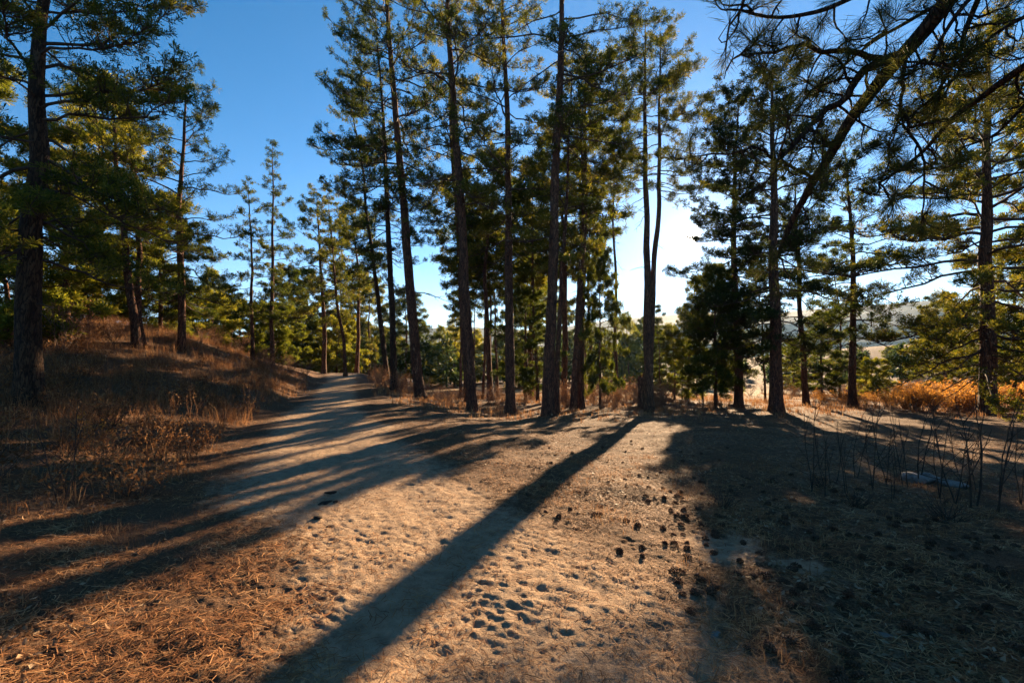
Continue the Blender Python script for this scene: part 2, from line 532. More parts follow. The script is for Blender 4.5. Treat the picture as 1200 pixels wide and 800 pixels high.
def sub_ground(name, quads, tris):
    used = np.unique(np.concatenate([quads.ravel(), tris.ravel()]))
    remap = np.full(len(V), -1); remap[used] = np.arange(len(used))
    fl = [remap[quads]] + ([remap[tris]] if len(tris) else [])
    me = mesh_np(name, V[used], fl, M_GROUND, True)
    for nm, arr in (('sand', sandv), ('meadow', meadv)):
        at_ = me.attributes.new(nm, 'FLOAT', 'POINT'); at_.data.foreach_set('value', arr[used].astype(np.float32))
    return link(name, me, kind='structure')


sub_ground('ground', Q[~ontrail], np.zeros((0, 3), int))
sub_ground('trail', Q[ontrail], cap)

# distant ridges
def ridge(name, r0, r1, prof, seed, rough):
    az = np.radians(np.linspace(-100, 100, 500))
    pxs = 600 + F * np.tan(np.clip(az, -1.35, 1.35))
    el = np.interp(pxs, [p for p, _ in prof], [(412 - y) / F for _, y in prof])
    rows = np.linspace(0, 1.6, 26)
    vs = []
    for k in rows:
        rr = r0 + (r1 - r0) * k
        hh = CAM_H + el * r1 * np.sin(np.clip(k, 0, 1.6) * math.pi / 2) ** 1.2
        x = rr * np.sin(az); y = rr * np.cos(az)
        hh = hh + fbm(x / 160, y / 160, seed, 4) * rough * min(k * 2, 1)
        if k == 0: hh = hh * 0 - 60
        vs.append(np.stack([x, y, hh], -1))
    n = len(az); vs = np.concatenate(vs)
    i = np.arange(25)[:, None] * n; j = np.arange(n - 1)[None]
    q = np.stack([i + j, i + j + 1, i + n + j + 1, i + n + j], -1).reshape(-1, 4)
    link(name, mesh_np(name, vs, [q], M_HILL, True), kind='structure')


ridge('distant_hills', 700, 1250, [(-3000, 380), (0, 395), (300, 400), (430, 396), (500, 386), (560, 384), (640, 388), (720, 376), (800, 372), (900, 374), (1000, 372), (1090, 370), (1200, 378), (1400, 372), (4000, 385)], 5, 16)

# ------------------------------------------------------------------ pines
def spline(pts, n):
    pts = np.asarray(pts, float)
    t = np.concatenate([[0], np.cumsum(np.linalg.norm(np.diff(pts, axis=0), axis=1))]); t /= t[-1]
    u = np.linspace(0, 1, n)
    # smooth by catmull-rom style resampling of a linear interpolation
    p = np.stack([np.interp(u, t, pts[:, k]) for k in range(3)], -1)
    for _ in range(max(2, n // 10)):
        p[1:-1] = (p[:-2] + 2 * p[1:-1] + p[2:]) / 4
    return p


def make_pine(seed, pts, r0, crown, R, nb, tuft=22, nlen=.17, nwid=.012, dens=1.0, dead=6, bias=None, detail=1, shape='pine', limbs=None, droop=0.0):
    """pts: trunk axis (object space, base at 0). crown=(z0,z1) fractions.
    returns dict of meshes: trunk, branches list, crown"""
    rng = np.random.default_rng(seed)
    nring = 70 if detail else 26
    axis = spline(pts, nring)
    wob = fbm(np.linspace(0, 5, nring), np.full(nring, seed * 3.1), 5, 2)
    wob2 = fbm(np.linspace(0, 5, nring), np.full(nring, seed * 7.7), 9, 2)
    env = np.sin(np.linspace(0, math.pi, nring))
    axis[:, 0] += wob * .3 * env; axis[:, 1] += wob2 * .3 * env
    H = axis[-1, 2]
    tt = np.linspace(0, 1, nring)
    rr = r0 * ((1 - tt) ** .75 * .93 + .04) + r0 * .5 * np.exp(-tt * H / .25)
    ns = 22 if detail else 8
    jit = None
    if detail:
        th = np.arange(ns) / ns
        jit = 1 + .10 * (vnoise(np.tile(th * 11, (nring, 1)), np.tile(tt[:, None] * H * 1.3, (1, ns)), seed) - .5) * 2 \
                + .05 * (vnoise(np.tile(th * 22, (nring, 1)), np.tile(tt[:, None] * H * 5, (1, ns)), seed + 1) - .5) * 2
    tb = MB()
    axd = axis.copy(); axd[0, 2] -= .25
    tb.tube(axd, rr, ns, jit)
    tc_, td_ = [], []
    branches = []
    z0, z1 = crown
    hs_ = []
    for i in range(nb):
        t = z0 + (z1 - z0) * ((i + rng.uniform(-.4, .4)) / nb)
        hs_.append((min(max(t, z0), .985), 'live'))
    for i in range(dead):
        hs_.append((rng.uniform(max(.10, z0 - .28), z0 + .08), 'dead'))
    az = rng.uniform(0, 6.28)
    for i, (t, kind) in enumerate(hs_):
        az += 2.399 + rng.normal(0, .35)
        p0 = np.array([np.interp(t, tt, axis[:, k]) for k in range(3)])
        rt = np.interp(t, tt, rr)
        u = (t - z0) / (z1 - z0)
        if shape == 'dome':
            prof = 1.1 * math.sqrt(max(0.05, 1 - (1.9 * u - .85) ** 2 * .85))
        elif shape == 'pine':
            prof = .62 + .55 * math.sin(min(1, max(0, u) * 1.5 + .15) * math.pi * .55) if u < .45 else 1.12 * (1 - ((u - .45) / .62) ** 1.7)
        else:
            prof = 1.05 * (1 - u) ** .8 + .1
        L = R * max(.14, prof) * rng.uniform(.62, 1.18)
        a = az
        if bias is not None and rng.random() < bias[1]:
            a = bias[0] + rng.normal(0, .6)
        el = (-.12 - droop if u < .3 else .12) + .75 * max(0, u - .3) + rng.normal(0, .12)
        if kind == 'dead':
            L = R * rng.uniform(.2, .65); el = rng.normal(-.1, .25)
        n = 9
        k = np.linspace(0, 1, n)
        bend = rng.normal(0, .35)
        aa = a + bend * k
        ee = el - .55 * np.sin(k * math.pi) * (.6 if u < .5 else .2) + .55 * k ** 2 * (1 if kind == 'live' else -.2)
        step = L / (n - 1)
        d = np.stack([np.cos(aa) * np.cos(ee), np.sin(aa) * np.cos(ee), np.sin(ee)], -1)
        d += rng.normal(0, .16, d.shape)
        p = p0 + np.concatenate([[[0, 0, 0]], np.cumsum(d[:-1] * step, axis=0)])
        br = max(.007, min(rt * .40, .008 + .0105 * L))
        bb = MB()
        bb.tube(p, br * (1 - k * .82), 4 if detail else 3)
        ntw = int((4.5 + 3.9 * L) * dens) if kind == 'live' else int(2 + 2.5 * L)
        for j in range(ntw):
            f = rng.uniform(.16, 1.0) ** .8 if kind == 'live' else rng.uniform(.2, .95)
            f = min(f, 1)
            q0 = np.array([np.interp(f, k, p[:, c]) for c in range(3)])
            sd = 1 if j % 2 else -1
            ta = np.interp(f, k, aa) + sd * rng.uniform(.35, 1.25)
            te = rng.uniform(.0, .8) if kind == 'live' else rng.uniform(-.6, .5)
            tl = (.22 + .30 * L * (1 - f * .65) * .55) * rng.uniform(.6, 1.25)
            td = np.array([math.cos(ta) * math.cos(te), math.sin(ta) * math.cos(te), math.sin(te)])
            q1 = q0 + td * tl * .55 + rng.normal(0, .03, 3)
            up = norm(td + np.array([0, 0, .5 if kind == 'live' else -.3]))
            q2 = q1 + up * tl * .5
            bb.tube([q0, q1, q2], [br * .38, br * .25, .004], 3)
            if kind == 'live':
                tc_.append(q2); td_.append(up)
                if tl > .28 or rng.random() < .45:
                    tc_.append((q1 + q2) / 2); td_.append(norm(up + rng.normal(0, .3, 3)))
                for g in range(int(tl / .20)):
                    o = rng.normal(0, 1, 3); o[2] = abs(o[2]) * .8; o = norm(o)
                    c0_ = q0 + (q2 - q0) * rng.uniform(.45, 1.0)
                    c = c0_ + o * rng.uniform(.10, .22)
                    bb.tube([c0_, c], [.005, .003], 3)
                    tc_.append(c); td_.append(norm(o + [0, 0, .4]))
        if kind == 'live':
            tc_.append(p[-1]); td_.append(d[-1])
        branches.append((L, bb, p0))
    tc_.append(axis[-1]); td_.append(np.array([0, 0, 1.0]))
    v, q = needle_tris(np.array(tc_), np.array(td_), tuft, nlen, nwid, rng)
    return tb, branches, v, q


tri_count = [0]


def hero_pine(label, seed, base_px, d, curve, dia, crown, R, nb, group='tall pines of the grove', bark=M_BARK, needle=M_NEEDLE, name='pine_tree', maxparts=40, extra=None, **kw):
    """curve: (px,py) points up the trunk in the photo, last one is the tip"""
    k = 1.0 if seed < 9 else (1.2 if seed < 11 else 1.35)
    d, dia, R = d * k, dia * k ** .8, R * k
    kw['nlen'] = kw.get('nlen', .17) * k ** .4; kw['nwid'] = kw.get('nwid', .012) * k ** .6 * 1.25; kw['tuft'] = int(kw.get('tuft', 22) * .62)
    x, y, z = on_ground(base_px, d)
    base = np.array([x, y, z])
    pts = [np.zeros(3)] + [at(px, py, d) - base for px, py in curve]
    rng = np.random.default_rng(seed + 99)
    for p in pts[1:]: p[1] += rng.normal(0, .015) * p[2]
    kw['nlen'] = kw.get('nlen', .17) * .82
    kw['nwid'] = kw.get('nwid', .012) * 1.6; kw['dens'] = kw.get('dens', 1.0) * 1.15
    tb, branches, v, q = make_pine(seed, pts, dia / 2, crown, R, nb, **kw)
    root = thing(name, label, 'tree', base, group)
    link('trunk', tb.build('trunk', bark, True), root)
    branches.sort(key=lambda b: -b[0])
    for L, bb, p0 in branches[:maxparts]:
        link('branch', bb.build('branch', M_TWIG if bark is M_BARK else M_TWIG, True), root)
    if len(branches) > maxparts:
        small = MB()
        for L, bb, p0 in branches[maxparts:]:
            small.v += bb.v; small.q += [qq + small.n for qq in bb.q]; small.n += bb.n
        link('small_branches', small.build('small_branches', M_TWIG, True), root, kind='stuff')
    cr = link('crown', mesh_np('crown', v, [q], needle), root)
    tri_count[0] += len(q)
    return root


PI = math.pi
# left side
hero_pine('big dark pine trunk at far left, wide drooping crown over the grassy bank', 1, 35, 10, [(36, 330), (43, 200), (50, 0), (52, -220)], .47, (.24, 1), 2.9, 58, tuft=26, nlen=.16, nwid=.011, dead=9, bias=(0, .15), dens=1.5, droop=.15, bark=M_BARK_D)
hero_pine('leaning reddish pine on the bank, left one of a close pair', 2, 160, 18, [(158, 375), (150, 290), (135, 180), (128, 100)], .32, (.30, 1), 2.4, 42, dead=4, needle=M_NEEDLE_B)
hero_pine('straighter pine on the bank, right one of a close pair', 3, 166, 18.6, [(162, 375), (160, 290), (156, 200), (152, 130)], .26, (.35, 1), 2.0, 34, dead=4, needle=M_NEEDLE_B)
hero_pine('open layered pine standing alone against blue sky above the bank', 4, 213, 20, [(213, 380), (215, 250), (216, 78)], .33, (.16, 1), 2.6, 42, dead=6)
hero_pine('slender shorter pine just left of the tallest slender one behind the bank', 5, 296, 27, [(296, 400), (294, 300), (292, 212)], .22, (.25, 1), 1.5, 34, dead=5, nwid=.016, tuft=18, shape='spire')
hero_pine('tallest slender spire-topped pine behind the bank against the sky', 6, 319, 27, [(319, 400), (317, 300), (315, 162)], .25, (.22, 1), 1.6, 44, dead=5, nwid=.016, tuft=18, shape='spire')
hero_pine('bushy dark pine left of where the trail goes over the rise', 7, 380, 37, [(380, 400), (376, 320), (370, 222)], .38, (.28, 1), 3.4, 44, dead=4, nwid=.02, nlen=.2, tuft=18)
hero_pine('thin pine leaning left beside the trail at the rise', 8, 405, 34, [(402, 400), (394, 330), (385, 235)], .27, (.42, 1), 2.0, 30, dead=3, nwid=.02, tuft=18)
# centre
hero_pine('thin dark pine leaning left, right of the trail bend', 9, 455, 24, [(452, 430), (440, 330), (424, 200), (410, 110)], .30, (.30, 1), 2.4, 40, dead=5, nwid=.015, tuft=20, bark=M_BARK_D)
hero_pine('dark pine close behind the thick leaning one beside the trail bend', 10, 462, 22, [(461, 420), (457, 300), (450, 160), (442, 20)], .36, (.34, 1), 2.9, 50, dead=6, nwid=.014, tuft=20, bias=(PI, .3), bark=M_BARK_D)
hero_pine('thick brown pine leaning left, nearest the trail bend', 11, 493, 19, [(490, 450), (477, 300), (465, 180), (455, 30), (448, -110)], .50, (.38, 1), 3.3, 56, dead=7, nwid=.013, bias=(PI, .3))
hero_pine('tall pine with straight trunk leaning slightly left in front of a reddish one', 12, 554, 16, [(551, 440), (542, 270), (528, 60), (518, -150)], .42, (.36, 1), 2.9, 50, dead=9, nwid=.012)
hero_pine('reddish pine trunk half hidden behind the left-leaning tall pine', 13, 549, 22, [(546, 420), (537, 280), (530, 170), (524, 40)], .36, (.45, 1), 2.6, 40, dead=5, nwid=.014, tuft=20)
hero_pine('straight single pine in the middle of the grove with open ground round it', 14, 598, 16.2, [(598, 400), (596, 250), (591, 80), (586, -90)], .38, (.35, 1), 2.4, 46, dead=8, nwid=.012)
hero_pine('thick pine leaning right with long upcurved limbs, centre of the grove', 15, 642, 15, [(643, 430), (650, 270), (656, 60), (660, -170)], .43, (.47, 1), 3.4, 46, dead=9, nwid=.012, bias=(0, .35), limbs=True)
hero_pine('thin pine rising close beside the thick right-leaning pine', 16, 652, 16, [(653, 430), (660, 290), (668, 150), (672, 60)], .21, (.38, 1), 1.5, 34, dead=5, nwid=.012)
hero_pine('crooked reddish pine in the pair right of the thick leaning pine', 17, 672, 18, [(674, 430), (679, 340), (686, 260), (684, 160), (688, 60)], .33, (.56, 1), 1.8, 40, dead=5, nwid=.013, needle=M_NEEDLE_B)
hero_pine('darker straight pine in the pair right of the thick leaning pine', 18, 681, 18.4, [(682, 430), (685, 300), (682, 180), (680, 90)], .28, (.50, 1), 1.9, 34, dead=5, nwid=.013)
hero_pine('short forked-looking pine trunk in brown brush behind the crooked pair', 19, 695, 24, [(694, 420), (690, 330), (692, 230)], .24, (.34, 1), 1.0, 30, dead=6, nwid=.015)
hero_pine('very slender straight pine in front of the bright gap in the trees', 20, 723, 22, [(722, 400), (720, 240), (719, 120)], .20, (.72, 1), 1.5, 24, dead=9, nwid=.014)


# forked pine: two stems from one trunk
def forked():
    d = 21.6
    x, y, z = on_ground(761, d); base = np.array([x, y, z])
    root = thing('pine_tree', 'forked pine with two parallel stems, just left of the sun', 'tree', base, 'tall pines of the grove')
    stems = [([(760, 430), (760, 340), (755, 230), (756, 24)], .44, 31, PI), ([(761, 430), (764, 335), (771, 230), (774, 34)], .36, 32, 0.0)]
    for k, (cv, dia, seed, b) in enumerate(stems):
        pts = [np.zeros(3)] + [at(px, py, d + .12 * k) - base for px, py in cv]
        tb, br, v, q = make_pine(seed, pts, dia / 2, (.56, 1), 2.4, 36, dead=5, nwid=.018, bias=(b, .45), tuft=24)
        tr = link('trunk' if k == 0 else 'second_stem', tb.build('trunk', M_BARK, True), root)
        for L, bb, p0 in br: link('branch', bb.build('branch', M_TWIG, True), root)
        link('crown', mesh_np('crown', v, [q], M_NEEDLE), root)


forked()
# right side
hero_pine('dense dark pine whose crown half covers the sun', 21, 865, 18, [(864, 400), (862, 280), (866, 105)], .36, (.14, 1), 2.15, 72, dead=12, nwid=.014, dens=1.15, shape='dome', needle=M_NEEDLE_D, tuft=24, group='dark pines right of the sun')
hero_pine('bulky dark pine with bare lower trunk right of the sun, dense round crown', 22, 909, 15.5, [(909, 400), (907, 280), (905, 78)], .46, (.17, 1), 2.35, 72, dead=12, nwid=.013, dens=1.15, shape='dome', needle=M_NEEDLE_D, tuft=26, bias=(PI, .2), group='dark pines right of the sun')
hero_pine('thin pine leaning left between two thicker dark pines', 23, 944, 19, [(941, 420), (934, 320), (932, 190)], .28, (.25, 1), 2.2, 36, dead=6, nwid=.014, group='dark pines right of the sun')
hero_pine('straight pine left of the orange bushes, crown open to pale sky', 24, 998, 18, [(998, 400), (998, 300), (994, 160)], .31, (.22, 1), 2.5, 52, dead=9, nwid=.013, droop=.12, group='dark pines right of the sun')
hero_pine('thick-trunked spreading pine in front of the orange bushes at right', 25, 1157, 14.6, [(1157, 400), (1154, 280), (1150, 40)], .50, (.12, 1), 3.6, 84, dead=9, nwid=.013, dens=1.25, droop=.12, group='dark pines right of the sun')


# ---- near tree at upper right whose limbs hang into the frame
def overhang():
    rng = np.random.default_rng(77)
    x, y = 6.6, 3.2
    z = height1(x, y); base = np.array([x, y, z])
    root = thing('overhanging_pine', 'near pine whose thick crooked limbs and long needles hang across the upper right', 'tree', base)
    tb = MB()
    ax = spline([(0, 0, -.3), (.05, .1, 3), (-.1, .1, 6), (0, 0, 9), (0.1, 0, 12)], 60)
    tt = np.linspace(0, 1, 60)
    tb.tube(ax, .30 * (1 - tt) ** .7 + .02 + .1 * np.exp(-tt * 30), 20)
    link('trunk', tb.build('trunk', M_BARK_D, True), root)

    def limb(pts, r_a, r_b, ntw, tlen, tuftn=42, sub=True, first=.15):
        p = spline([np.array(q) - base for q in pts], 40)
        k = np.linspace(0, 1, 40)
        p += np.stack([fbm(k * 6, k * 0 + 3.3 * r_a * 100 + c * 5, 8, 3) * .16 for c in range(3)], -1) * np.sin(k * PI)[:, None]
        bb = MB(); bb.tube(p, r_a + (r_b - r_a) * k, 10)
        C, D = [], []
        for j in range(int(ntw * 1.35)):
            f = first + (1 - first) * (j + rng.random()) / ntw
            q0 = np.array([np.interp(f, k, p[:, c]) for c in range(3)])
            tdir = np.array([np.interp(min(f + .04, 1), k, p[:, c]) - np.interp(max(f - .04, 0), k, p[:, c]) for c in range(3)]); tdir = norm(tdir)
            o = rng.normal(0, 1, 3); o[1] *= .7; o[2] -= .15; o = norm(o - tdir * (o @ tdir) * .6)
            L = tlen * rng.uniform(.45, 1.25) * (1 - .4 * f)
            dcur = norm(tdir * rng.uniform(0, .8) + o)
            pts_ = [q0]
            nseg = 7
            for s in range(nseg):
                dcur = norm(dcur + rng.normal(0, .28, 3) + np.array([0, 0, -.10 if s < 3 else .22]))
                pts_.append(pts_[-1] + dcur * L / nseg)
            pts_ = np.array(pts_)
            rb = .006 + .013 * L
            bb.tube(pts_, np.linspace(rb, .0045, nseg + 1), 5)
            live = rng.random() < .78
            if live:
                C.append(pts_[-1]); D.append(dcur)
                C.append(pts_[-2]); D.append(dcur)
            for s in range(int(2 + L * 3.2)):
                g = rng.integers(2, nseg + 1)
                dd = norm(dcur * .5 + rng.normal(0, .8, 3) + [0, 0, .15])
                l2 = L * rng.uniform(.18, .42)
                a_ = pts_[g]; b_ = a_ + dd * l2 * .6; dd2 = norm(dd + [0, 0, .25] + rng.normal(0, .3, 3)); c_ = b_ + dd2 * l2 * .4
                bb.tube([a_, b_, c_], [.006, .005, .004], 4)
                if live and rng.random() < .8: C.append(c_); D.append(dd2)
        bo = link('branch', bb.build('branch', M_BARK_D, True), root)
        v, q = needle_tris(np.array(C), np.array(D), tuftn, .18, .0046, rng, (10, 80), .12, True)
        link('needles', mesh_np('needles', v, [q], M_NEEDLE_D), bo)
        tri_count[0] += len(q)

    T = lambda px, py, d: tuple(at(px, py, d))
    tz = lambda h: (base[0] - .05, base[1] + .05, base[2] + h)
    limb([tz(6.6), T(1180, -90, 4.2), T(1105, 10, 4.6), T(1065, 62, 4.9), T(1010, 118, 5.2), T(985, 160, 5.4), T(955, 212, 5.7), T(925, 262, 6.0), T(912, 300, 6.2)], .135, .03, 30, 1.0)
    limb([T(1062, 62, 4.9), T(1030, 72, 4.9), T(1000, 95, 4.8), T(975, 125, 4.8), T(950, 150, 4.8), T(915, 185, 4.7)], .05, .018, 14, .8)
    limb([tz(6.0), T(1240, 60, 3.9), T(1195, 88, 4.2), T(1150, 118, 4.6), T(1110, 140, 4.9), T(1085, 180, 5.1), T(1050, 200, 5.3), T(1030, 215, 5.4)], .075, .012, 18, .8)
    limb([tz(6.9), T(1120, -60, 4.6), T(1040, -20, 4.5), T(960, 15, 4.4), T(905, 25, 4.3), T(868, 12, 4.3)], .06, .012, 22, .75)
    limb([T(1040, 70, 4.9), T(990, 62, 4.7), T(940, 55, 4.6), T(900, 62, 4.5), T(868, 64, 4.5)], .035, .010, 15, .6)
    limb([T(955, 210, 5.7), T(920, 190, 5.6), T(880, 172, 5.6), T(845, 180, 5.6), T(802, 186, 5.6)], .022, .007, 9, .45, first=.3)
    limb([tz(7.4), T(1230, -60, 4.0), T(1150, -20, 3.9), T(1110, 30, 3.9), T(1090, 75, 4.0)], .06, .012, 18, .8)
    limb([T(1062, 62, 4.9), T(1058, 100, 4.8), T(1060, 135, 4.8), T(1072, 175, 4.8), T(1085, 215, 4.9), T(1080, 255, 4.9)], .022, .007, 10, .5)
    limb([tz(8.0), T(1280, 0, 4.3), T(1210, 15, 4.4), T(1150, 45, 4.6), T(1120, 90, 4.8)], .05, .012, 16, .8)
    limb([tz(7.8), T(1200, -60, 4.6), T(1130, -10, 4.9), T(1070, 25, 5.1), T(1020, 50, 5.2), T(960, 100, 5.3)], .05, .010, 20, .8)
    limb([tz(6.4), T(1290, 40, 4.6), T(1220, 100, 5.0), T(1170, 160, 5.2), T(1120, 175, 5.3)], .045, .010, 16, .7)
    limb([T(1150, -10, 4.9), T(1120, 60, 5.0), T(1100, 110, 5.0), T(1050, 150, 5.1)], .03, .008, 14, .7)
    # crown above the frame
    C, D = [], []
    bb = MB()
    for i in range(34):
        t = .55 + .43 * i / 34
        p0 = np.array([np.interp(t, tt, ax[:, c]) for c in range(3)])
        a = rng.uniform(-1.2, 2.4) if i % 3 else rng.uniform(0, 6.28)
        L = 3.0 * (1.25 - t) / .7 + .4
        k = np.linspace(0, 1, 7)
        p = p0 + np.stack([np.cos(a + .3 * k) * k * L, np.sin(a + .3 * k) * k * L, .25 * k * L + .3 * k ** 2], -1)
        bb.tube(p, .05 * (1 - .8 * k), 5)
        for j in range(int(8 * L)):
            f = rng.uniform(.3, 1)
            q0 = np.array([np.interp(f, k, p[:, c]) for c in range(3)])
            o = norm(rng.normal(0, 1, 3) + [0, 0, .4]) * rng.uniform(.2, .6)
            bb.tube([q0, q0 + o], [.008, .004], 3)
            C.append(q0 + o); D.append(o)
    link('branches', bb.build('branches', M_BARK_D, True), root, kind='stuff')
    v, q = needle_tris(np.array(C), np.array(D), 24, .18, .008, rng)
    link('crown', mesh_np('crown', v, [q], M_NEEDLE_D), root)


overhang()

# ---- background pines from shared meshes
def proto(seed, H, dia, crown, R, nb, mat, **kw):
    rng = np.random.default_rng(seed)
    pts = [(0, 0, 0), (rng.normal(0, .15), rng.normal(0, .15), H * .5), (rng.normal(0, .2), rng.normal(0, .2), H)]
    tb, br, v, q = make_pine(seed, pts, dia / 2, crown, R, nb, detail=0, **kw)
    small = MB()
    for L, bb, p0 in br:
        small.v += bb.v; small.q += [qq + small.n for qq in bb.q]; small.n += bb.n
    tri_count[0] += len(q)
    return tb.build('trunk', M_BARK, True), small.build('branches', M_TWIG, True), mesh_np('crown', v, [q], mat), H


PROTOS = {
    'tall': proto(201, 12, .30, (.50, 1), 1.9, 34, M_NEEDLE, tuft=20, nlen=.25, nwid=.034, dead=4),
    'tall2': proto(202, 12, .28, (.42, 1), 2.1, 38, M_NEEDLE_B, tuft=20, nlen=.25, nwid=.034, dead=4),
    'dense': proto(203, 10, .30, (.12, 1), 2.8, 52, M_NEEDLE, tuft=20, nlen=.25, nwid=.034, dead=2, dens=1.3),
    'young': proto(204, 6, .16, (.08, 1), 1.7, 40, M_NEEDLE_B, tuft=20, nlen=.22, nwid=.032, dead=0, shape='spire'),
    'pole': proto(205, 11, .18, (.55, 1), 1.5, 26, M_NEEDLE, tuft=20, nlen=.22, nwid=.03, dead=6),
    'bushy': proto(206, 5, .2, (.06, 1), 2.3, 44, M_NEEDLE_B, tuft=20, nlen=.26, nwid=.038, dead=0, dens=1.2),
}


def bg_pine(kind, px, d, h, label, group, rz=None, wide=1.0, thick=1.0):
    x, y, z = on_ground(px, d)
    if group != GL:
        v = (z + h - CAM_H) / d
        d = d * 1.25
        x, y, z = on_ground(px, d)
        h = CAM_H + v * d - z
    if group == GC and kind in ('bushy', 'dense', 'young'):      # stands farther down the slope
        v = (z + h - CAM_H) / d
        d = d * 1.1 + 22
        x, y, z = on_ground(px, d)
        h = (CAM_H + v * d - z) * .88
    T_, B_, C_, H = PROTOS[kind]
    s = h / H
    root = thing('young_pine' if kind in ('young', 'bushy') else 'pine_tree', label, 'tree', (x, y, z), group, rz if rz is not None else (px * 1.7 + d) % 6.28, (s * wide, s * wide, s))
    link('trunk', T_, root); link('branches', B_, root, kind='stuff'); link('crown', C_, root)
    return root


